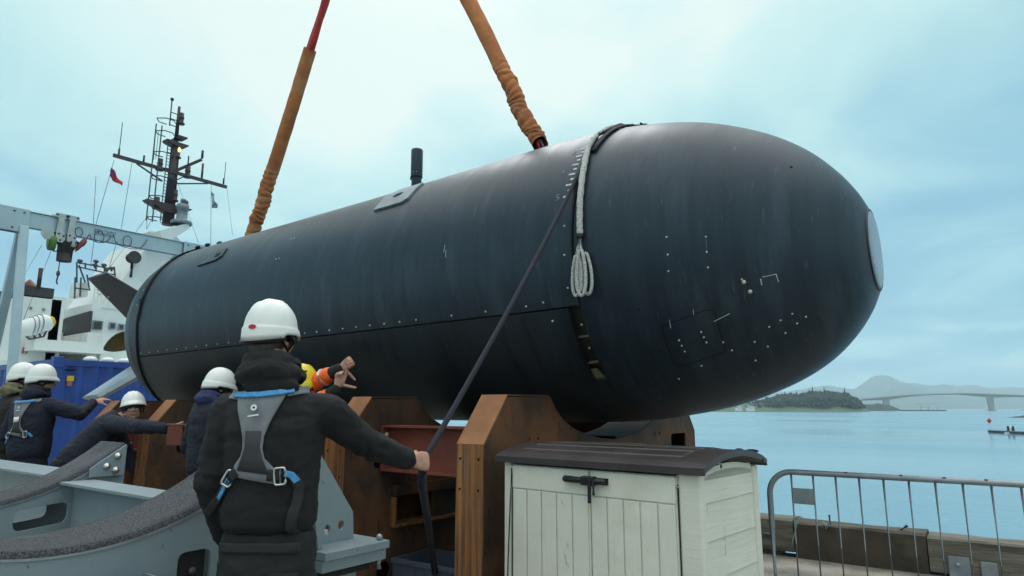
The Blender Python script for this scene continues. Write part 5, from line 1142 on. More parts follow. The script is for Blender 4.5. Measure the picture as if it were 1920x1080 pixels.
    for cx, cy, rx in ((186, 444, 9), (239, 452, 8), (148, 435, 7)): mb.tube([onS(cx+rx*cos(t), cy+(rx+2)*sin(t), S+.07) for t in [2*pi*k/16 for k in range(16)]], .007, 6, closed=True)
    mb.tube(fe([(212, 440), (216, 452), (224, 460), (233, 463), (244, 466), (255, 467), (265, 464), (272, 457), (276, 449)]), .007, 6)
    tag(mb.build('festoon_cable', M['cable']), 'dark supply cable looped in coils under the gantry beam', 'cable')
gantry()
# ================================================================== SHIP MOORED BEYOND THE HULL TAIL
def ship():
    S = -35.0
    g = empty('ship', (S-12, 16.1, WATER), 0, 'white ship with dark mast, funnel casing and lit deck moored beyond the blue container', 'ship')
    P = lambda x, y, ds=0: onS(x, y, S+ds)
    def blk(x0, x1, y0, y1, depth, name, m='ship', ds=0, par=g, bev=0):
        a = P(x0, y0, ds); b = P(x1, y1, ds); a2 = P(x1, y0, ds)
        mb = MB(); mb.box((S+ds-depth, a.y, b.z), (S+ds, b.y, (a.z+a2.z)/2)); return mb.build(name, M[m], par, bev=bev)
    def tb(pts, r, name, m='mastm', par=g, ds=0, seg=6):
        mb = MB(); mb.tube([P(x, y, ds) for x, y in pts], r, seg); return mb.build(name, M[m], par)
    hull = MB(); t0, t1 = 8.6, 23.6
    hull.prism([(S+4, 9.5), (S+4, 22.7), (S-1, t1), (S-40, t1), (S-52, 16.1), (S-40, t0), (S-1, t0)], WATER-2, .8, 'z'); hull.build('ship_hull', M['shipd'], g)
    mb = MB(); mb.box((S-30, t0+.3, .82), (S+3.0, t1-.3, 3.4)); mb.build('lower_house', M['ship'], g)
    # left block with black casing and exhaust pipe
    L = blk(39, 99, 558, 700, 6, 'funnel_block')
    c1 = blk(40, 100, 537.5, 559, 4.6, 'funnel_casing', 'shipd')
    mb = MB(); p = P(52, 545, -1.5); mb.tube([p+V((0, .75, -.8)), p+V((0, .35, -.1)), p+V((0, -.15, .35))], [.3, .28, .27], 14); mb.build('exhaust_pipe', M['oxide'], c1)
    tb([(72, 540), (77, 503)], .09, 'exhaust_stack', par=c1)
    blk(99, 106, 556, 700, 1.2, 'vent_trunk')
    blk(98, 136, 562, 600, 3, 'deck_house', 'shipg', ds=-8)
    # bridge wing with black side screen and green sidelight: its face looks at the quay
    w0, w1 = P(170, 583), P(170, 623)
    t = w0.y; sb = onT(98, 613, t).x
    mb = MB(); mb.box((sb, t, w1.z-.62), (S, t+3.0, w1.z)); wing = mb.build('bridge_wing', M['ship'], g)
    mb = MB(); mb.prism([(sb, w1.z+.02), (S, w1.z+.02), (S, w0.z), (sb+1.2*(S-sb)/3.2, w0.z-.10), (sb, w0.z-.42)], t-.02, t+.10, 'y'); mb.build('side_screen', M['shipd'], wing)
    q = onT(108, 614, t-.08); mb = MB(); mb.ell(q, (.12, .06, .14), None, 10, 8); mb.build('sidelight', M['lampg'], wing)
    # wheelhouse tower
    blk(173, 262, 574, 700, 9, 'wheelhouse', ds=-.05)
    blk(150, 200, 556, 583, 4, 'upper_bridge', ds=-5.4)
    for x0, x1, y0, y1 in ((151, 159, 577, 586), (165, 171, 574, 583), (139, 143, 567, 571)): 
        f = blk(x0, x1, y0, y1, .05, 'window', 'shipg', ds=-5.35); blk(x0+1, x1-1, y0+1, y1-1, .05, 'pane', 'glassd', ds=-5.33, par=f)
    f = blk(175, 192, 601, 619, .08, 'window', 'shipg', ds=.06); blk(177, 183, 603, 617, .05, 'pane', 'glassd', ds=.09, par=f); blk(185, 190, 603, 617, .05, 'pane', 'glassd', ds=.09, par=f)
    # recessed deck below the wing with warm lamps
    mb = MB(); a = P(64, 648, 1.2); b = P(196, 640, 1.2); mb.box((S-3, a.y, a.z-.18), (S+1.2, b.y, a.z+.30)); mb.build('deck_edge', M['ship'], g)
    mb = MB(); a = P(30, 700, -3); b = P(240, 640, -3); mb.box((S-3.2, a.y, a.z), (S-3, b.y, b.z+.2)); mb.build('deck_wall', M['ship'], g)
    for x0, x1, y0, y1, d in ((101, 111, 653, 657, -2.95), (163, 187, 663, 672, -2.6)):
        f = blk(x0, x1, y0, y1, .05, 'window', 'shipg', ds=d); blk(x0+1, x1-1, y0+1, y1-1, .03, 'pane', 'glassd', ds=d+.04, par=f)
    blk(148, 188, 654, 659, 1.0, 'ledge', ds=-2.0); blk(193, 199, 628, 690, .5, 'pillar', ds=1.0)
    for x, y, r, d in ((70, 665, .16, -2.0), (127, 655, .17, -2.8), (134, 655, .07, -2.8), (160, 561, .18, -5.2), (166, 561, .08, -5.2)):
        mb = MB(); mb.ell(P(x, y, d), (r, r, r*.8), None, 10, 8); mb.build('deck_lamp', M['lampw'], g)
    # deck letters and signs on the white side
    for x0, x1, m in ((40, 46, 'lip'), (48.5, 52, 'shipd')):
        mb = MB(); mb.hexa([P(x0, 663, .05), P(x1-1, 663, .05), P(x1-1, 663, .02), P(x0, 663, .02)], [P(x0+3, 651, .05), P(x1+1.5, 651, .05), P(x1+1.5, 651, .02), P(x0+3, 651, .02)]); mb.build('door_mark', M[m], g)
    # life raft canister
    mb = MB(); a, b = P(46, 625, 1.0), P(84, 606, 1.0); c = (a+b)/2
    mb.cone(P(50, 617, 1.0), P(80, 607, 1.0), .42, .42, 16); rf = mb.build('life_raft_canister', M['ship'], g)
    mb = MB(); mb.cone(P(83.5, 606, 1.0), P(90, 604, 1.0), .36, .30, 12); mb.build('canister_cap', M['yellow'], rf)
    for x in (56, 64, 72): mb = MB(); q = P(x, 615.3-(x-50)*.33, 1.0); mb.tube([q+V((0, .45*cos(t_)*.15, .45*sin(t_)))+V((.45*cos(t_), 0, 0)) for t_ in [2*pi*k/14 for k in range(14)]], .02, 5, closed=True); mb.build('lashing', M['shipg'], rf)
    mb = MB()
    for pa, pb in (((42, 624), (55, 636)), ((55, 636), (82, 631)), ((82, 631), (90, 614)), ((48, 629), (78, 622)), ((60, 622), (66, 634)), ((72, 620), (76, 632))): mb.bar(P(*pa, 1.2), P(*pb, 1.2), .07, .07)
    mb.build('raft_cradle', M['chainm'], g)
    # radar platform frame
    segs = [((144, 492), (214, 505)), ((144, 500), (214, 515)), ((144, 492), (144, 530)), ((214, 500), (216, 520)), ((160, 493), (160, 503)), ((180, 494), (180, 508)), ((196, 500), (196, 512)), ((148, 497), (160, 530)), ((141, 520), (140, 560)), ((152, 520), (150, 556)), ((163, 515), (168, 545)), ((140, 540), (165, 543))]
    mb = MB()
    for a, b in segs: mb.bar(P(*a, -1), P(*b, -1), .06, .06)
    mb.build('radar_rail', M['chainm'], g)
    for x, y in ((150, 489), (180, 490), (178, 497), (195, 497), (200, 505), (209, 503)): mb = MB(); mb.tube([P(x, y+6, -1), P(x+.5, y-3, -1)], .05, 5); mb.ell(P(x, y, -1), (.09, .14, .09), None, 8, 6); mb.build('aerial', M['chainm'], g)
    blk(150, 164, 530, 556, 1.2, 'light_tower', 'ship', ds=-1.2)
    # searchlight on a pole
    tb([(245, 520), (248, 489)], .07, 'searchlight_pole'); mb = MB(); q = P(250, 483, .3); mb.tube([q+V((-.3, 0, 0)), q+V((.15, 0, 0)), q+V((.16, 0, 0))], [.25, .33, .30], 16); mb.build('searchlight', M['shipd'], g)
    # white mast trunk and the wide sloped base
    mb = MB(); pb = lambda y, xa, xb, d0, d1: [P(xa, y, d1), P(xb, y, d1), P(xb, y, d0)+V((0, 0, 0)), P(xa, y, d0)]
    def hex2(y0, xa0, xb0, y1, xa1, xb1, d0, d1, name, m='ship'):
        z0 = (P(xa0, y0).z+P(xb0, y0).z)/2; z1 = (P(xa1, y1).z+P(xb1, y1).z)/2
        ya0, yb0, ya1, yb1 = P(xa0, y0).y, P(xb0, y0).y, P(xa1, y1).y, P(xb1, y1).y
        q = MB(); q.hexa([V((S+d0, ya0, z0)), V((S+d0, yb0, z0)), V((S+d1, yb0, z0)), V((S+d1, ya0, z0))], [V((S+d0*.7, ya1, z1)), V((S+d0*.7, yb1, z1)), V((S+d1, yb1, z1)), V((S+d1, ya1, z1))]); return q.build(name, M[m], g)
    hex2(585, 190, 330, 452, 286, 338, 0, -5, 'mast_trunk')
    hex2(452, 288, 345, 438, 282, 330, 0, -2.5, 'trunk_top')
    mb = MB(); a, b, c, d = P(297, 428, 1), P(352, 420, 1), P(350, 428, 1), P(316, 452, 1); mb.prism([(a.y, a.z-.15), (b.y, b.z+.05), (b.y, b.z-.3), (d.y, d.z), (P(300, 450, 1).y, d.z)], S-1.2, S+1.2, 'x'); mb.build('mast_bracket', M['ship'], g)
    mb = MB(); q = P(340, 418, .8); mb.lathe([(.5, -.1), (.55, 0), (.5, .1), (.28, .15), (.25, .7), (.32, .75), (.3, 1.0), (.15, 1.05), (.14, 1.3)], q, 16); mb.build('lantern_post', M['plate'], g)
    mb = MB(); q = P(345, 387, .8); mb.lathe([(0, -.35), (.2, -.35), (.2, -.1), (.14, -.05), (.2, 0), (.2, .3), (0, .35)], q, 12); mb.build('lantern', M['shipd'], g)
    mb = MB(); mb.prism([(P(312, 488).y, P(312, 488).z), (P(333, 488).y, P(333, 485).z), (P(333, 472).y, P(333, 472).z), (P(329, 472).y, P(329, 472).z)], S+.35, S+.4, 'x'); mb.build('trunk_recess', M['shipg'], g)
    blk(285, 301, 461, 465, 1.5, 'platform', ds=.8)
    # dark mast: tapered column, yard, platforms, ladder, lights
    MT = P(316, 420); top = P(331, 270)
    ym = 16.11; z_ = lambda y: P(322, y).z
    col_ = MB(); col_.tube([V((S, ym, P(314, 422).z)), V((S, ym, P(327, 270).z)), V((S, ym, P(328, 264).z))], [.30, .22, .12], 10); mast = col_.build('mast', M['mastm'], g)
    mb = MB(); mb.tube([V((S, ym, P(328, 268).z)), V((S, ym, P(336, 200).z))], [.12, .07], 8); mb.tube([V((S, ym-.42, P(331, 240).z)), V((S, ym-.42, P(333, 190).z))], .035, 6); [mb.bar(V((S, ym-.42, P(331, q).z)), V((S, ym, P(331, q).z)), .04, .04) for q in (238, 226, 214)]; mb.build('topmast', M['mastm'], mast)
    mb = MB(); mb.ell(V((S, ym-.42, P(333, 190).z)), (.1, .1, .1), None, 8, 6); mb.build('anemometer', M['mastm'], mast)
    ya = P(212, 294); yb = P(425, 348); zy = (ya.z+yb.z)/2
    mb = MB(); mb.bar(V((S, ya.y, zy)), V((S, yb.y, zy)), .13, .17); yd = mb.build('yard', M['mastm'], mast)
    mb = MB(); zt_ = P(380, 300).z
    mb.bar(V((S, ym, zy)), V((S-.2, P(381, 298).y, P(381, 298).z)), .12, .16); mb.build('gaff', M['mastm'], mast)
    mb = MB(); mb.bar(V((S, P(256, 307).y, zy-.1)), V((S, ym-.5, P(305, 340).z)), .07, .07); mb.bar(V((S, P(390, 343).y, zy-.1)), V((S, ym+.1, P(328, 345).z)), .07, .07); mb.bar(V((S, P(345, 325).y, zy-.1)), V((S, ym+.1, P(328, 340).z)), .06, .06); mb.build('yard_brace', M['cable'], mast)
    def stick(x, y0, y1, r=.035, name='aerial'):
        mb = MB(); a = P(x, y0); mb.tube([V((S, a.y, a.z)), V((S, a.y, P(x, y1).z))], r, 5); mb.build(name, M['mastm'], mast)
    for x, y0, y1, r in ((222, 296, 278, .05), (224, 280, 228, .02), (269, 306, 291, .05), (379, 297, 282, .07), (378, 338, 306, .06), (352, 315, 292, .04), (419, 345, 334, .05), (421, 334, 303, .02), (292, 298, 245, .015)): stick(x, y0, y1, r)
    for x, y, h_, am in ((300, 308, 14, 0), (333, 285, 12, 1), (328, 366, 14, 0), (340, 222, 14, 0), (294, 380, 14, 0), (352, 322, 14, 0)):
        a = P(x, y); mb = MB(); s_ = .13; mb.lathe([(0, -.35), (.2, -.35), (.2, -.28), (s_, -.25), (s_, .0), (.17, .03), (s_, .07), (s_, .3), (0, .34)], a, 10); o = mb.build('nav_light', M['mastm'], mast)
        if am: mb = MB(); mb.ell(a+V((.12, 0, .1)), (.08, .11, .13), None, 8, 6); mb.build('lamp_glass', M['amber'], o)
    # ladder with hoops
    mb = MB()
    for dx in (-1.15, -.85): mb.bar(V((S+.1, ym+dx, P(300, 420).z)), V((S+.1, ym+dx+.0, P(313, 240).z)), .05, .05)
    mb.bar(V((S+.1, ym-.45, P(308, 418).z)), V((S+.1, ym-.45, P(320, 270).z)), .04, .04)
    mb.build('ladder_rail', M['chainm'], mast)
    for k in range(26):
        z = P(300, 418).z+(P(313, 262).z-P(300, 418).z)*k/26
        mb = MB(); mb.bar(V((S+.1, ym-.45, z)), V((S+.1, ym-.2, z)), .03, .03); mb.build('rung', M['chainm'], mast)
    for y in (228, 252, 292, 338, 375, 415):
        z = P(310, y).z; mb = MB(); mb.tube([V((S+.1, ym-.1, z)), V((S+.5, ym-.45, z)), V((S+.5, ym-.85, z)), V((S+.1, ym-1.15, z)), V((S-.3, ym-.85, z)), V((S-.3, ym-.45, z))], .03, 5); mb.build('hoop', M['cable'], mast)
    for y, a0, a1, h_ in ((388, -1.3, 1.1, .42), (268, -.6, .6, .16), (254, 0, .5, .12)):
        z = P(322, y).z; mb = MB(); mb.prism([(ym+a0, z+.05), (ym+a1, z+.05), (ym+a1*.9, z-.05), (ym+.15, z-h_), (ym-.15, z-h_), (ym+a0*.9, z-.05)], S-.3, S+.3, 'x'); mb.build('mast_platform', M['mastm'], mast)
    # rigging wires
    mb = MB()
    for a, b in (((214, 300), (180, 420)), ((248, 302), (228, 425)), ((396, 345), (395, 460)), ((425, 350), (436, 440)), ((300, 372), (262, 425)), ((300, 380), (275, 430)), ((332, 340), (372, 455)), ((180, 420), (170, 500)), ((228, 425), (205, 500)), ((262, 425), (200, 510)), ((292, 245), (288, 300)), ((180, 330), (175, 420)), ((78, 460), (20, 560)), ((96, 470), (40, 610)), ((275, 430), (276, 400))):
        mb.tube([P(*a, .2), P(*b, .2)], .012, 4)
    mb.build('rigging', M['chainm'], mast, kind='stuff')
    # flags
    def flag(pts, m, lab):
        mb = MB(); top_, bot_ = pts; rows = []
        for i in range(9):
            f = i/8; rows.append([(P(top_[0][0]+(top_[1][0]-top_[0][0])*f, top_[0][1]+(top_[1][1]-top_[0][1])*f).lerp(P(bot_[0][0]+(bot_[1][0]-bot_[0][0])*f, bot_[0][1]+(bot_[1][1]-bot_[0][1])*f), j/4)+V((.12*sin(f*7+j*.4), 0, 0))) for j in range(5)])
        mb.grid(rows); o = mb.build('flag', M[m]); sf = o.modifiers.new('t', 'SOLIDIFY'); sf.thickness = .01; tag(o, lab, 'flag'); return o
    f1 = flag((((208, 314), (229, 342)), ((204, 331), (227, 349))), 'flagr', 'red ensign flying from the port-side end of the mast yard')
    mb = MB(); mb.add([P(208, 315, .25), P(214, 321, .25), P(212, 327, .25), P(206, 322, .25)], [(0, 1, 2, 3)]); mb.build('canton', M['flagb'], f1)
    flag((((396, 359), (408, 384)), ((395, 388), (405, 391))), 'flagw', 'drooping blue and white flag under the other end of the mast yard')
ship()
def ship_rails():
    S = -35.0; g = bpy.data.objects['ship']; P = lambda x, y, d=0: onS(x, y, S+d)
    def rail(x0, y0, x1, y1, d, n, h=1.0):
        a, b = P(x0, y0, d), P(x1, y1, d); mb = MB()
        for k in range(n+1): q = a.lerp(b, k/n); mb.bar(q, q+V((0, 0, h)), .05, .05)
        for z in (.35, .7, 1.0): mb.bar(a+V((0, 0, h*z)), b+V((0, 0, h*z)), .04, .04)
        mb.build('railing', M['ship'], g)
    rail(174, 574, 235, 590, -.3, 9); rail(190, 560, 285, 585, -2, 10)
    for x0, x1, y0, y1 in ((205, 216, 604, 618), (222, 232, 607, 620), (56, 60, 575, 580), (80, 84, 578, 583), (30, 36, 640, 646)):
        a = P(x0, y0, .03); b = P(x1, y1, .03); mb = MB(); mb.box((S, a.y, b.z), (S+.06, b.y, a.z)); f = mb.build('window', M['shipg'], g)
        mb = MB(); mb.box((S+.061, a.y+.06, b.z+.06), (S+.075, b.y-.06, a.z-.06)); mb.build('pane', M['glassd'], f)
ship_rails()

# ================================================================== AIR
def haze():
    mb = MB(); R = 8200; mb.box((-R, -R, WATER-6.5), (R, R, 380)); m = bpy.data.materials.new('haze'); m.use_nodes = True; nt = m.node_tree; nt.nodes.clear()
    o = nt.nodes.new('ShaderNodeOutputMaterial'); v = nt.nodes.new('ShaderNodeVolumePrincipled'); v.inputs['Color'].default_value = (.72, .90, .99, 1); v.inputs['Density'].default_value = HAZE; v.inputs['Anisotropy'].default_value = .2
    nt.links.new(v.outputs[0], o.inputs['Volume']); mb.build('haze', m, kind='stuff')
HAZE = 1.4e-4
haze()
# ================================================================== PEOPLE
def rotm(ax, deg): return Matrix.Rotation(radians(deg), 3, ax)
def hand(mb, wrist, d, nrm, curls=(70, 75, 78, 80), thumb=(35, 20), k=1.0, spread=0, tside=1.0, tn=.25):
    """palm, four jointed fingers and a thumb; d = towards the fingers, nrm = back of the hand; the thumb lies on d x nrm (times tside)"""
    d = d.normalized(); nrm = (nrm-d*nrm.dot(d)).normalized(); th = d.cross(nrm).normalized()*tside
    R = Matrix((d, th, nrm)).transposed()
    mb.loft([(wrist+d*x*k, th*w*k, nrm*t*k) for x, w, t in ((-.03, .024, .020), (.0, .026, .019), (.025, .034, .0175), (.055, .041, .0165), (.082, .041, .0145), (.094, .036, .011))], 16, 2.6)
    mb.ell(wrist+d*.035*k+th*.022*k-nrm*.010*k, (.030*k, .018*k, .016*k), R, 10, 8)
    L = (.074, .082, .077, .060); rad = (.0098, .0100, .0094, .0084)
    for i in range(4):
        off = (.030, .0105, -.0095, -.0285)[i]; ax = th
        fd = (Quaternion(nrm, radians((1.5-i)*spread*tside)) @ d)
        p = wrist+d*(.088-(.006 if i in (0, 3) else 0))*k+th*off*k; c = curls[i] if isinstance(curls[i], (tuple, list)) else (curls[i], curls[i]*1.05, curls[i]*.65)
        ang = 0; r = rad[i]*k; mb.ell(p+nrm*.001, (r*1.08,)*3, None, 8, 6)
        for seg, (fr, cc) in enumerate(zip((.46, .30, .24), c)):
            ang += cc; q = p+(fd*cos(radians(ang))-nrm*sin(radians(ang)))*L[i]*fr*k
            mb.cone(p, q, r, r*.92, 10); p = q; r *= .92
    a, b = thumb
    p = wrist+d*.022*k+th*.026*k-nrm*.006*k
    td = (d*cos(radians(a))+th*sin(radians(a))-nrm*tn).normalized(); q = p+td*.042*k; mb.cone(p, q, .0135*k, .0118*k, 10)
    td2 = (Quaternion(nrm, radians(-b*tside)) @ td); td2 = (td2-nrm*tn*.6).normalized(); s_ = q+td2*.032*k; mb.cone(q, s_, .0118*k, .0108*k, 10)
    td3 = (Quaternion(nrm, radians(-b*.6*tside)) @ td2); mb.cone(s_, s_+td3*.024*k, .0108*k, .0088*k, 10)

def person(cfg):
    g = cfg.get; s = g('scale', 1.0)
    LR = g('lean', Matrix.Identity(3)); hip = V((0, 0, .95))
    lean = lambda p: hip+LR @ (V(p)-hip)
    sh = {+1: lean(g('shR', (.185, 0, 1.475))), -1: lean(g('shL', (-.185, 0, 1.475)))}
    if g('sh'): sh = {k: V(v) for k, v in g('sh').items()}
    p = old(*g('at')); MW = Matrix.LocRotScale(V((p.x, p.y, 0)), Matrix.Rotation(YAW+radians(g('yaw', 0)), 3, 'Z').to_quaternion(), V((s, s, s))); MI = MW.inverted()
    el, wr = {k: V(v) for k, v in g('elbow').items()}, {k: V(v) for k, v in g('wrist').items()}
    for k, v in g('elbow_w', {}).items(): el[k] = MI @ v
    for k, v in g('wrist_w', {}).items(): wr[k] = MI @ v
    vloc = lambda v: Matrix.Rotation(-radians(g('yaw', 0)), 3, 'Z') @ V(v)      # from right / ahead / up of the standpoint
    hc = V(g('head', lean((0, .03, 1.70)))); HR_ = g('headrot', Matrix.Identity(3))
    hl = lambda p: hc+HR_ @ V(p)
    nb = lean((0, -.015, 1.50))
    feet = g('feet', {1: (.12, .02), -1: (-.12, -.02)})
    # ---- body: one continuous skin
    mb = MB()
    ax = LR @ V((1, 0, 0)); ay = LR @ V((0, 1, 0))
    mb.loft([(lean((0, cy, z)), ax*rx, ay*ry) for z, cy, rx, ry in ((.86, 0, .13, .095), (.95, 0, .155, .105), (1.08, 0, .140, .095), (1.25, .0, .150, .10), (1.40, 0, .165, .105), (1.48, -.005, .135, .085), (1.53, -.01, .07, .06))])
    mb.cone(nb, hl((0, -.02, -.05)), .062, .056)
    mb.ell(hl((0, -.012, .03)), (.076, .096, .098), HR_); mb.ell(hl((0, .034, -.045)), (.056, .060, .066), HR_); mb.ell(hl((0, .058, -.088)), (.030, .028, .022), HR_)
    mb.cone(hl((0, .088, .012)), hl((0, .112, -.028)), .010, .0145, 10); mb.ell(hl((0, .078, .034)), (.058, .020, .013), HR_)
    for q in (1, -1):
        mb.ell(hl((.077*q, -.004, -.006)), (.011, .020, .032), HR_, 10, 8); mb.ell(hl((.030*q, .078, -.018)), (.021, .018, .020), HR_); mb.ell(hl((.013*q, .098, -.030)), (.010, .010, .008), HR_, 8, 6)
    mb.ell(hl((0, .088, -.056)), (.026, .012, .007), HR_, 10, 6); mb.ell(hl((0, .086, -.067)), (.022, .012, .008), HR_, 10, 6)
    for q in (1, -1):
        c = lean((.10*q, 0, 1.45)); mb.cone(c, sh[q], .06, .055); mb.cone(sh[q], el[q], .052, .042); mb.cone(el[q], wr[q], .040, .027)
        hnd = g('hands', {}).get(q)
        d = (wr[q]-el[q]).normalized()
        if hnd and hnd.get('w'): hnd = dict(hnd, d=vloc(hnd['d']), n=vloc(hnd['n']))
        if hnd: hand(mb, wr[q]+hnd['d'].normalized()*.018, hnd['d'], hnd['n'], hnd.get('curls', (70,)*4), hnd.get('thumb', (35, 20)), hnd.get('k', 1.0), hnd.get('spread', 0), hnd.get('tside', 1.0), hnd.get('tn', .25)); mb.ell(wr[q], (.027,)*3)
        else: hand(mb, wr[q]+d*.018, d, V((q, -.25, 0)), (22, 26, 30, 34), (28, 12), 1.0, 0, q)
        kn = V((feet[q][0]*.95, feet[q][1]+.02, .50)); an = V((feet[q][0], feet[q][1]-.03, .10)); hp_ = V((.085*q, 0, .90))
        mb.cone(hp_, kn, .078, .055); mb.cone(kn, an, .052, .036); mb.cone(an+V((0, 0, -.05)), an+V((0, .15, -.06)), .036, .030)
    me = remesh(mb, 'person', g('vox', .0075), 2, .45)
    me.materials.append(M['skin'])
    body = bpy.data.objects.new('person', me); COL.objects.link(body)
    p = old(*g('at')); body.location = (p.x, p.y, 0); body.rotation_euler = (0, 0, YAW+radians(g('yaw', 0))); body.scale = (s, s, s)
    tag(body, g('label'), 'person', 'dock workers in hard hats')
    def wrinkle(me, amp, f, seed, joints=()):
        n = len(me.vertices); co = [0.0]*(3*n); no = [0.0]*(3*n); me.vertices.foreach_get('co', co); me.vertices.foreach_get('normal', no)
        for i in range(n):
            c = V(co[3*i:3*i+3]); w = 1.0
            for j, rr in joints: w += 1.4*max(0, 1-(c-j).length/rr)
            a = noise.noise(V((c.x*f, c.y*f, c.z*f*1.7))+V((seed, 0, 0))); b = 1-abs(noise.noise(V((c.x*f*1.5+a*.8, c.y*f*1.5, c.z*f*2.6))+V((0, seed, 0))))*2
            c2 = 1-abs(noise.noise(V((c.x*f*2.6+b, c.y*f*2.6, c.z*f*3.4-a))+V((seed, seed, 0))))*2.2
            k = amp*w*(a*.8+b*.6+c2*.35-.3)
            for q in (0, 1, 2): co[3*i+q] += no[3*i+q]*k
        me.vertices.foreach_set('co', co)
        me.update()
    def cloth(name, mb, m, vox=.011, amp=.007, f=9, joints=(), sm=4, par=body):
        me = remesh(mb, name, vox, sm, .5); wrinkle(me, amp, f, g('seed', 1), joints); me.materials.append(M[m]); return link_mesh(name, me, None, par, local=True)
    # ---- trousers and boots
    mb = MB()
    mb.loft([(V((0, .0, z)), V((rx, 0, 0)), V((0, ry, 0))) for z, rx, ry in ((.80, .165, .118), (.90, .182, .130), (1.0, .176, .122), (1.04, .165, .112))])
    for q in (1, -1):
        kn = V((feet[q][0]*.95, feet[q][1]+.02, .50)); an = V((feet[q][0], feet[q][1]-.03, .10)); hp_ = V((.09*q, 0, .86))
        mb.cone(hp_, kn, .100, .080); mb.cone(kn, an, .078, .068)
    tr = cloth('trousers', mb, g('trousers', 'trousers'), .012, .006, 10)
    for q in (1, -1):
        x, y = feet[q]; mb = MB(); mb.loft([(V((x, y+dy, z)), V((w, 0, 0)), V((0, l, 0))) for dy, z, w, l in ((.04, .002, .045, .145), (.04, .04, .050, .150), (.02, .075, .048, .115), (-.03, .11, .045, .06), (-.03, .17, .048, .055))]); mb.build('boot', M['boot'], body, local=True)
    # ---- jacket with both sleeves
    jw = g('jack', 1.0)
    mb = MB()
    for z, cy, rx, ry in (): pass
    secs = g('torso', ((.985, 0, .178, .130), (1.03, -.004, .192, .142), (1.09, -.004, .198, .146), (1.20, -.006, .196, .140), (1.32, -.008, .208, .142), (1.42, -.012, .212, .134), (1.485, -.014, .190, .112), (1.535, -.014, .135, .090), (1.575, -.012, .090, .078)))
    mb.loft([(lean((0, cy, z)), ax*rx*jw*(g('slim', 1.0) if z < 1.44 else 1), ay*ry*jw) for z, cy, rx, ry in secs])
    sr = g('sleeve', (.078, .064, .047))
    for q in (1, -1):
        mb.cone(lean((.09*q, -.008, 1.478)), sh[q]+V((0, 0, .008)), .085, sr[0]); mb.cone(sh[q]+V((0, 0, .005)), el[q], sr[0], sr[1]); mb.cone(el[q], el[q].lerp(wr[q], g('sleeve_end', .94)), sr[1], sr[2])
    jk = cloth('jacket', mb, g('jacket', 'fleece'), .0105, g('amp', .007), 8, [(el[1], .16), (el[-1], .16), (lean((0, 0, 1.05)), .16)])
    # ---- hood or collar
    if g('hood'):
        mb = MB(); R = g('hood'); pts = []
        for k in range(20):
            t = 2*pi*k/20; bk = max(0, -sin(t)); pts.append(hc.lerp(nb, .62)+HR_.lerp(LR, .6) @ V((.098*cos(t)*R, .090*sin(t)*R-.015, -.010+.030*bk)) if False else lean((0, 0, 0))*0+V(nb)*.46+hc*.54+ (LR @ V((.098*cos(t)*R, .088*sin(t)*R-.012, -.028+.020*bk))))
        mb.tube(pts, [.032+.016*max(0, -sin(2*pi*k/20)) for k in range(20)], 10, closed=True)
        pts = [q+V((0, 0, .040)) for q in pts]; mb.tube([(nb*.36+hc*.64)+(q-(nb*.46+hc*.54))*.86+V((0, 0, -.012)) for q in pts], [.028+.008*max(0, -sin(2*pi*k/20)) for k in range(20)], 10, closed=True)
        mb.ell(nb+LR @ V((0, -.062, .085)), (.105*R, .050, .042), LR)
        cloth('hood', mb, g('hoodm', 'fleece'), .008, .006, 9, sm=10)
    # ---- hair
    if g('hair', True):
        mb = MB(); mb.ell(hl((0, -.022, .015)), (.080, .094, .088), HR_); mb.ell(hl((0, -.050, -.030)), (.062, .050, .055), HR_)
        me = remesh(mb, 'hair', .008, 2); me.materials.append(M['hair']); link_mesh('hair', me, None, body, local=True)
    # ---- hard hat
    hm = g('hat', 'helmet'); hk = g('hatk', 1.0); yw = g('hattilt', 0)
    HT = HR_ @ rotm('X', yw)
    rows = []; NA = 56
    def hv(r, z, t, peak=0):
        a, b = .108*hk, .126*hk; x = a*cos(t)*r; y = b*sin(t)*r+(.026*peak*max(0, sin(t))**3)
        return hc+HT @ (V((x, y-.006, z*hk+.040)))
    for i in range(9):
        ph = pi/2*(1-i/9.0); r = cos(ph)**.92; z = sin(ph)*.134
        row = []
        for k in range(NA+1):
            t = 2*pi*k/NA; rib = 0
            xx = cos(t)*r
            if sin(ph) > .25:
                for rx in (-.34, 0, .34): rib += .0045*math.exp(-((xx-rx)/.075)**2)*min(1, (sin(ph)-.25)*3)
            row.append(hv(r+rib*3, z+rib, t))
        rows.append(row)
    def low(t):      # lower edge: deep at the nape, lifted over the ears
        f = sin(t); return -.052-.014*max(0, -f)**2+.020*(abs(cos(t))**3)*(1 if f > -.3 else .3)+.012*max(0, f)
    for r, zf_, pk in ((1.0, lambda t: .012, .0), (1.012, lambda t: .004, .15), (1.050, lambda t: -.002, .3), (1.058, lambda t: -.006, .4), (1.066, lambda t: low(t)*.6, .8), (1.074, lambda t: low(t), 1.0), (1.055, lambda t: low(t)+.002, .97), (1.02, lambda t: -.004, .25), (.96, lambda t: .012, 0)):
        rows.append([hv(r, zf_(2*pi*k/NA), 2*pi*k/NA, pk) for k in range(NA+1)])
    for i in range(5):
        ph = pi/2*(.25+.75*i/5); rows.append([hv(.96*cos(ph)**.92, sin(ph)*.124, 2*pi*k/NA) for k in range(NA+1)])
    mb = MB(); mb.grid(rows); hat = mb.build('hard_hat', M[hm], body, local=True)
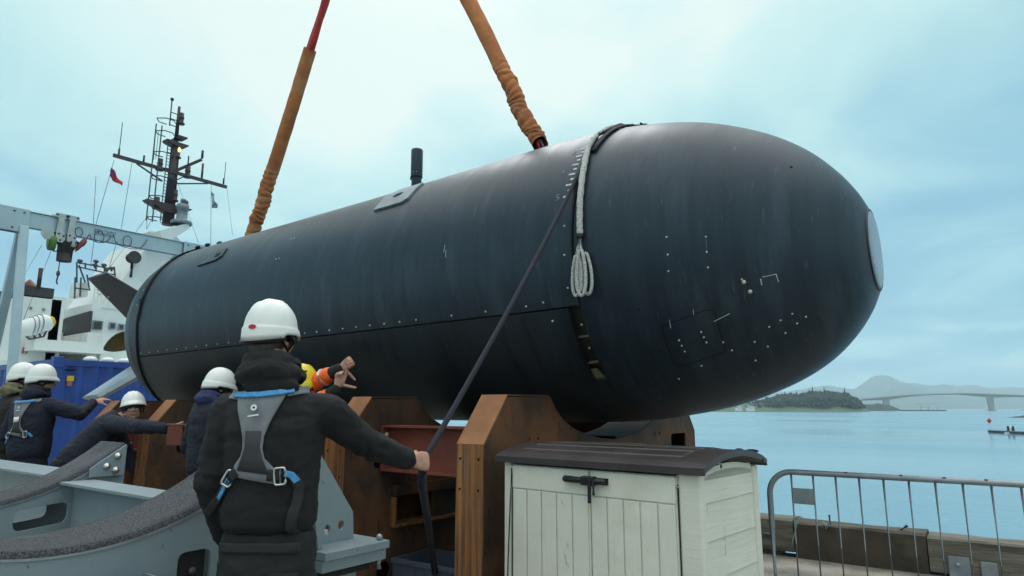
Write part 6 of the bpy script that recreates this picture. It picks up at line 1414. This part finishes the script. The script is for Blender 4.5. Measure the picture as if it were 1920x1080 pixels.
    if g('badge'):
        t = radians(g('badge')[0]); c0 = g('badge')[1]; rws = []
        for rr_ in (0, .5, 1.0):
            rws.append([hv(1.068+.012, 0, t+radians(9.5)*rr_*cos(a), 0)+HT @ V((0, 0, .0095*rr_*sin(a)-.004)) for a in [2*pi*k/20 for k in range(21)]])
        mb = MB(); mb.grid(rws); mb.build('badge', M[c0], hat, local=True)
    if g('band', True):
        mb = MB(); mb.tube([hc+HT @ V((.092*cos(t), .108*sin(t)-.008, .000-.014*max(0, -sin(t)))) for t in [2*pi*k/24 for k in range(24)]], .012, 8, closed=True, flat=1.6); mb.build('headband', M['black'], hat, local=True)
        mb = MB()
        for q in (1, -1): mb.tube([hc+HT @ V(v) for v in ((.092*q, -.06, .0), (.086*q, .0, -.05), (.06*q, .045, -.095), (0, .062, -.118))], .0055, 6)
        for q in (1, -1): mb.tube([hc+HT @ V(v) for v in ((.090*q, .05, .0), (.086*q, .0, -.05))], .0055, 6)
        mb.build('chin_strap', M['black'], hat, local=True)
    return dict(body=body, jacket=jk, hc=hc, HR=HR_, hl=hl, hat=hat, sh=sh, el=el, wr=wr, lean=lean, trousers=tr)

class Drape:
    """lays cloth patches on a garment by casting rays on it from behind"""
    def __init__(s, ob, yaw=0):
        me = ob.data; s.b = BVHTree.FromPolygons([v.co.copy() for v in me.vertices], [tuple(p.vertices) for p in me.polygons]); s.R = rotm('Z', yaw)
    def p(s, x, z, off, y=0):
        o = s.R @ V((x, -1.2, z)); d = s.R @ V((0, 1, 0)); h = s.b.ray_cast(o, d)
        q = h[0] if h[0] is not None else s.R @ V((x, y, z))
        return q-d*off
    def poly(s, name, rows, m, par, off=.007, thick=.005, sm=2, n=10):
        # rows: list of (left x, right x, z-left, z-right)
        g_ = []
        for (x0, x1, z0, z1) in rows: g_.append([s.p(x0+(x1-x0)*k/n, z0+(z1-z0)*k/n, off) for k in range(n+1)])
        for _ in range(sm):
            h = [r[:] for r in g_]
            for i in range(len(g_)):
                for k in range(n+1):
                    a = g_[max(0, i-1)][k]; b = g_[min(len(g_)-1, i+1)][k]; c = g_[i][max(0, k-1)]; e = g_[i][min(n, k+1)]
                    y = (a.y+b.y+c.y+e.y+2*g_[i][k].y)/6; h[i][k] = V((g_[i][k].x, min(y, g_[i][k].y+.002), g_[i][k].z))
            g_ = h
        mb = MB(); mb.grid(g_); o = mb.build(name, M[m], par, local=True, fix=True); q = o.modifiers.new('t', 'SOLIDIFY'); q.thickness = thick; q.offset = 0; return o
    def strip(s, name, pts, w, m, par, off=.010, thick=.004, n=8):
        P = []
        for i in range(len(pts)-1):
            for k in range(n): t = k/n; P.append((pts[i][0]*(1-t)+pts[i+1][0]*t, pts[i][1]*(1-t)+pts[i+1][1]*t))
        P.append(pts[-1]); rows = []
        for i, (x, z) in enumerate(P):
            a = P[max(0, i-1)]; b = P[min(len(P)-1, i+1)]; d = V((b[0]-a[0], b[1]-a[1])).normalized(); nx, nz = -d.y*w/2, d.x*w/2
            ww = [s.p(x+nx*k, z+nz*k, off) for k in (-1, -.5, 0, .5, 1)]; rows.append(ww)
        ys = [sum(q.y for q in r)/5 for r in rows]; ys = [sum(ys[max(0, i-2):i+3])/len(ys[max(0, i-2):i+3]) for i in range(len(ys))]
        rows = [[V((q.x, min(q.y, y+.004), q.z)) for q in r] for r, y in zip(rows, ys)]
        mb = MB(); mb.grid(rows); o = mb.build(name, M[m], par, local=True); q = o.modifiers.new('t', 'SOLIDIFY'); q.thickness = thick; q.offset = 0; return o

def buckle(par, c, rot, w=.042, h=.050, m='alu', r=.0045):
    mb = MB(); R = rot; pts = []
    for k in range(28):
        t = 2*pi*k/28; ct, st = cos(t), sin(t); u = (abs(ct)**.35)*(1 if ct >= 0 else -1); v = (abs(st)**.35)*(1 if st >= 0 else -1); pts.append(V(c)+R @ V((u*w/2, 0, v*h/2)))
    mb.tube(pts, r, 6, closed=True); mb.tube([V(c)+R @ V((0, .002, -h/2)), V(c)+R @ V((0, .002, h/2))], r*.8, 6); return mb.build('buckle', M[m], par, local=True)

def harness(P, dx=0.0, zt=1.56, k=1.0, txt=True, lanyard=True, tilt=0):
    b = P['body']; D = Drape(P['jacket'])
    X = lambda x: dx+x*k
    h = D.poly('harness', [(X(-.098), X(.098), zt, zt+.004), (X(-.094), X(.088), zt-.030, zt-.026), (X(-.076), X(.070), zt-.075, zt-.070), (X(-.056), X(.050), zt-.125, zt-.12), (X(-.042), X(.036), zt-.175, zt-.17), (X(-.038), X(.034), zt-.215, zt-.215), (X(-.044), X(.044), zt-.245, zt-.250), (X(-.062), X(.078), zt-.272, zt-.285), (X(-.072), X(.096), zt-.30, zt-.315), (X(-.066), X(.088), zt-.318, zt-.345)], 'greypad', b, off=.009, thick=.008, n=12)
    D.poly('mesh_insert', [(X(-.030), X(.026), zt-.15, zt-.15), (X(-.030), X(.026), zt-.21, zt-.21), (X(-.040), X(.040), zt-.25, zt-.255), (X(-.052), X(.066), zt-.295, zt-.31)], 'greypad2', h, off=.0145, thick=.003)
    D.strip('shoulder_trim', [(X(-.112), zt-.012), (X(-.06), zt-.014), (X(0), zt-.012), (X(.06), zt-.006), (X(.118), zt+.006)], .019*k, 'blue_web', h, off=.022, thick=.008)
    D.strip('shoulder_strap', [(X(.095), zt-.004), (X(.150), zt+.010)], .030*k, 'greypad', h, off=.008); D.strip('shoulder_strap', [(X(-.095), zt-.016), (X(-.135), zt-.010)], .030*k, 'greypad', h, off=.008)
    # printed emblem: ring with a keyhole, and a line of small print
    cx, cz = X(-.012), zt-.062
    def ringp(r0, r1, m, z=0, off=.0175, n=24, a0=0, a1=360, nm='emblem'):
        rows = [[D.p(cx+r*cos(radians(a0+(a1-a0)*q/n)), cz+z+r*sin(radians(a0+(a1-a0)*q/n)), off) for q in range(n+1)] for r in (r0, r1)]
        y = min(p_.y for r_ in rows for p_ in r_); mb = MB(); mb.grid([[V((p_.x, y*.6+p_.y*.4, p_.z)) for p_ in r_] for r_ in rows]); return mb.build(nm, M[m], h, local=True)
    ringp(.0045*k, .0115*k, 'white'); ringp(0, .0045*k, 'black', off=.018); ringp(.0165*k, .0185*k, 'plate', off=.0172, n=4)
    D.strip('print_line', [(cx-.019*k, cz-.032*k), (cx+.022*k, cz-.026*k)], .005*k, 'white', h, off=.0165, thick=.001)
    # lower buckles and blue tails
    bl = D.p(X(-.085), zt-.325, .020); br = D.p(X(.105), zt-.315, .022)
    D.strip('webbing', [(X(-.055), zt-.300), (X(-.085), zt-.325)], .036*k, 'webbing', h, off=.014); D.strip('webbing', [(X(.060), zt-.31), (X(.112), zt-.316)], .040*k, 'webbing', h, off=.016)
    buckle(h, bl, rotm('Y', 28), .034*k, .054*k); buckle(h, br, rotm('Y', -6), .040*k, .058*k)
    D.strip('blue_tail', [(X(-.090), zt-.330), (X(-.112), zt-.368), (X(-.136), zt-.405)], .017*k, 'blue_web', h, off=.016)
    D.strip('blue_tail', [(X(.118), zt-.305), (X(.140), zt-.312), (X(.158), zt-.338)], .022*k, 'blue_web', h, off=.018)
    if lanyard:
        D.strip('leg_strap', [(X(.146), zt-.318), (X(.164), zt-.36), (X(.160), zt-.41), (X(.146), zt-.48), (X(.142), zt-.56), (X(.136), zt-.60)], .034*k, 'webbing', h, off=.014)
        c = D.p(X(.130), zt-.618, .02); mb = MB(); mb.tube([c+V((-.022, 0, 0)), c+V((.018, 0, .004))], .0035, 6); mb.tube([c+V((-.016, 0, .01)), c+V((-.018, 0, -.012)), c+V((-.028, 0, -.034)), c+V((-.032, 0, -.046))], .0035, 6); mb.tube([c+V((.012, 0, .012)), c+V((.014, 0, -.006))], .0035, 6); mb.build('snap_hook', M['alu'], h, local=True)
        D.strip('webbing', [(X(-.10), zt-.345), (X(-.15), zt-.42), (X(-.19), zt-.47)], .03*k, 'webbing', h, off=.012)
    return h

def people():
    # ---------- man in the foreground holding the tag line
    hd = V((.62, .68, -.16))
    P = person(dict(at=(-.950, 2.70), yaw=0, seed=3, label='man in black fleece and grey back harness, seen from behind, gripping the dark rope',
        sh={1: (.200, .015, 1.478), -1: (-.190, -.005, 1.478)}, elbow={1: (.330, .205, 1.345), -1: (-.226, -.035, 1.215)}, wrist={1: (.473, .415, 1.268), -1: (-.190, .06, .985)},
        head=(-.052, .025, 1.785), headrot=rotm('Z', -20) @ rotm('X', -4), hattilt=4, hood=1.08, hoodm='fleece', jacket='fleece', badge=(276, 'red'), hatk=.92, jack=.95, slim=.90, vox=.0052,
        torso=((1.035, .002, .182, .130), (1.06, -.004, .206, .150), (1.10, -.006, .212, .154), (1.20, -.006, .205, .148), (1.32, -.008, .214, .148), (1.42, -.012, .222, .140), (1.49, -.014, .205, .118), (1.54, -.016, .150, .096), (1.59, -.016, .098, .082)),
        sleeve=(.076, .064, .048), amp=.0065,
        hands={1: dict(d=V((.66, .74, -.12)), n=V((.52, -.62, .20)), curls=((74, 88, 55), (78, 92, 55), (82, 92, 55), (86, 92, 50)), thumb=(26, -22), tside=-1.0, tn=.75, k=1.10),
               -1: dict(d=V((.10, .10, -1)), n=V((-.9, -.45, 0)), curls=(24, 28, 32, 36), thumb=(26, 10), tside=1.0)}))
    harness(P, dx=-.028, zt=1.566, k=1.05)
    b = P['body']
    # pocket flap, button and seams on the trousers
    D = Drape(P['trousers'])
    pf = D.poly('pocket_flap', [(.045, .155, .905, .895), (.050, .150, .890, .870), (.065, .148, .878, .852)], 'trousers', b, off=.008, thick=.006, n=8)
    q = D.p(.072, .835, .008); mb = MB(); mb.ell(q, (.008, .004, .008), None, 10, 6); mb.build('button', M['chainm'], b, local=True)
    D.strip('belt', [(-.155, .985), (0, .99), (.155, .985)], .035, 'webbing', b, off=.006)
    # the tag line: up to the crown strap, down into the crate
    Mw = chain(b); fist = Mw @ (V((.473, .415, 1.268))+V((.66, .74, -.12)).normalized()*.108+V((-.52, .62, -.2)).normalized()*.030)
    top = hp(-2.19, 50, .03); top2 = hp(-2.15, 66, .025); cr = onS(815, 1085, -3.40)
    P1 = [hp(-2.13, 82, .02), top2, top]; n = 24
    for k in range(1, n+1): t = k/n; q = top.lerp(fist, t); q.z -= .05*sin(pi*t); P1.append(q)
    low = [(fist+V((0, 0, -.05)), ), ]
    P1 += [fist+V((-.012, .0, -.045)), fist+V((-.022, .01, -.10)), fist.lerp(cr, .35)+V((-.02, 0, 0)), fist.lerp(cr, .7)+V((-.01, 0, 0)), cr, cr+V((.03, .05, -.05)), cr+V((.15, .06, -.10)), cr+V((.10, .14, -.12)), cr+V((-.05, .12, -.12))]
    mb = MB(); mb.tube(P1, .0145, 12); tag(mb.build('tag_line', M['ropen']), 'dark navy rope running from the hull crown through the gripping hand to the crate', 'rope')
    mb = MB(); Q = [q+V((.022, .0, 0)) for q in P1[-9:-4]]; mb.tube([fist+V((.0, .0, -.06))]+Q+[cr+V((.03, .0, 0))], .0135, 10); tag(mb.build('tag_line', M['ropen']), 'second strand of dark rope hanging under the gripping hand into the crate', 'rope')
    # ---------- yellow helmet, hi-vis sleeves, both hands raised in signal
    P5 = person(dict(at=(-1.46, 4.55), yaw=-28, seed=9, scale=.955, label='person in yellow helmet and orange hi-vis sleeves raising both hands, one thumb down',
        elbow={}, wrist={}, elbow_w={1: onD(570, 727, 4.62), -1: onD(572, 775, 4.58)}, wrist_w={1: onD(637, 692, 4.46), -1: onD(631, 730, 4.44)}, head=(0, .03, 1.715), headrot=rotm('Z', 10), jacket='orange', hat='helmety', vox=.0055, hood=None, trousers='navy',
        sleeve=(.074, .062, .058), sleeve_end=.70, amp=.007,
        hands={1: dict(w=1, d=V((.70, -.15, .45)), n=V((.1, .95, .1)), curls=(84, 88, 90, 92), thumb=(88, -4), tside=-1.0, tn=-.15, k=1.0), -1: dict(w=1, d=V((.30, 0, .95)), n=V((0, 1, 0)), curls=((6, 8, 8), (50, 60, 30), (66, 74, 40), (72, 80, 50)), thumb=(84, 0), tside=-1.0, tn=-.1, spread=6)}))
    J = P5
    for q in (1, -1):
        e, w = J['el'][q], J['wr'][q]; d = (w-e).normalized()
        mb = MB(); mb.tube([e+d*.085, e+d*.125], [.0680, .067], 18); mb.build('reflective_band', M['reflect'], J['body'], local=True)
        mb = MB(); mb.tube([e+d*.205, e+d*.217], [.066, .062], 16); mb.build('sleeve_piping', M['ship'], J['body'], local=True)
        mb = MB(); mb.cone(e+d*.16, w-d*.008, .053, .042); mb.build('dark_cuff', M['blackcloth'], J['body'], local=True)
    mb = MB()
    for k in range(5): mb.tube([J['hl']((.10*cos(a), .128*sin(a)-.006, .06+.075*abs(sin(k)))) for a in (2.2+k*.8, 2.5+k*.8)], .008, 6)
    mb.build('vent_slots', M['black'], J['hat'], local=True, kind='stuff')
    # ---------- man with the blue hood behind the foreground man
    P4 = person(dict(at=(-2.50, 5.55), yaw=-42, seed=5, label='person in white hard hat and navy hood, half hidden by the man in black fleece',
        elbow={1: (.27, -.03, 1.20), -1: (-.285, -.04, 1.20)}, wrist={1: (.22, .10, .97), -1: (-.27, .06, .965)}, head=(0, .05, 1.665), headrot=rotm('Z', -8) @ rotm('X', -10), jacket='navy', slim=.93, hood=1.15, hoodm='bluehood', vox=.009,
        sleeve=(.084, .070, .056)))
    e, w = P4['el'][-1], P4['wr'][-1]; mb = MB(); c = e.lerp(w, .45)+V((-.066, -.02, 0)); mb.cbox(c, (.006, .05, .016)); mb.build('yellow_tab', M['yellow'], P4['body'], local=True)
    # ---------- bending man who looks back at the camera and reaches across
    LN = rotm('Y', 34) @ rotm('X', -22)
    P3 = person(dict(at=(-4.18, 6.35), yaw=-60, seed=6, sleeve=(.080, .066, .050), label='bending person in white hard hat, face turned back, one arm stretched over a red block',
        lean=rotm('X', -40), elbow={-1: (-.20, .50, 1.02)}, wrist={-1: (-.10, .62, .82)}, elbow_w={1: onD(262, 800, 6.0)}, wrist_w={1: onD(312, 803, 5.92)}, head=(.04, .50, 1.50), headrot=rotm('Z', -92) @ rotm('X', 6) @ rotm('Y', 6), hattilt=8, jacket='navy', vox=.007, hood=None, hat='helmet', badge=None,
        hands={1: dict(w=1, d=V((.98, 0, .04)), n=V((0, -.75, .6)), curls=((6, 8, 4), (60, 75, 40), (68, 80, 45), (74, 84, 50)), thumb=(40, 10), tside=-1.0)}))
    B = P3['body']; hl = P3['hl']
    for q in (1, -1):
        mb = MB(); mb.ell(hl((.030*q, .0895, .006)), (.0115, .006, .0055), P3['HR'], 10, 6); mb.build('eye', M['eyem'], B, local=True)
        mb = MB(); mb.tube([hl((.014*q, .099, .028)), hl((.030*q, .1, .033)), hl((.048*q, .087, .027))], .004, 6); mb.build('eyebrow', M['hair'], B, local=True)
    mb = MB(); mb.tube([hl((-.024, .090, -.058)), hl((0, .101, -.062)), hl((.024, .090, -.058))], .0035, 6); mb.build('mouth', M['lip'], B, local=True)
    mb = MB(); mb.tube([hl((.086*cos(t), .104*sin(t)-.008, .052)) for t in [2*pi*k/24 for k in range(24)]], .014, 8, closed=True, flat=1.4); mb.build('knitted_cap', M['yellow'] if False else M['olive'], B, local=True)
    # thing in his hand
    Mw = chain(B); p = onD(329, 816, 5.86); mb = MB(); R = rotm('Z', degrees_(YAW)+8)
    mb.cbox(p, (.125, .05, .175), R); o = mb.build('red_block', M['oxide'], bev=.006); tag(o, 'red-brown painted block under the outstretched hand of the bending person', 'block')
    mb = MB(); mb.cbox(p+V((0, 0, .094)), (.14, .06, .010), R); mb.build('top_board', M['wood'], o)
    # ---------- harness man reaching for the fin
    P2 = person(dict(at=(-4.83, 6.75), yaw=-12, seed=8, label='person in navy jacket with grey harness, reaching out towards the pale lower tail fin',
        elbow={-1: (-.25, -.04, 1.20)}, wrist={-1: (-.15, .16, 1.02)}, elbow_w={1: onD(152, 776, 6.80)}, wrist_w={1: onD(174, 755, 7.02)}, head=(.0, .04, 1.72), headrot=rotm('Z', -38), jacket='navy', hood=.98, hoodm='navy', badge=(215, 'black'), vox=.009, scale=1.03, trousers='navy',
        hands={1: dict(w=1, d=V((.60, .55, .30)), n=V((.2, -.3, .9)), curls=(18, 22, 26, 30), thumb=(40, 10), tside=1.0)}))
    harness(P2, dx=-.01, zt=1.53, lanyard=False)
    Dp = Drape(P2['jacket']); o = Dp.poly('label_patch', [(-.040, .020, 1.375, 1.380), (-.040, .020, 1.325, 1.330)], 'white', P2['body'], off=.024, thick=.003)
    # ---------- man at the picture's left edge
    P1_ = person(dict(at=(-5.42, 7.25), yaw=-35, seed=11, label='person in white hard hat and olive hood, standing beyond the man reaching for the fin',
        elbow={1: (.27, .04, 1.20), -1: (-.27, -.02, 1.20)}, wrist={1: (.20, .20, 1.02), -1: (-.22, .14, .99)}, head=(0, .05, 1.73), headrot=rotm('Z', -18), jacket='blackcloth', hood=1.15, hoodm='olive', badge=(225, 'black'), vox=.0095, scale=1.05))
def degrees_(a): return math.degrees(a)
people()

bpy.data.scenes.remove(TS)
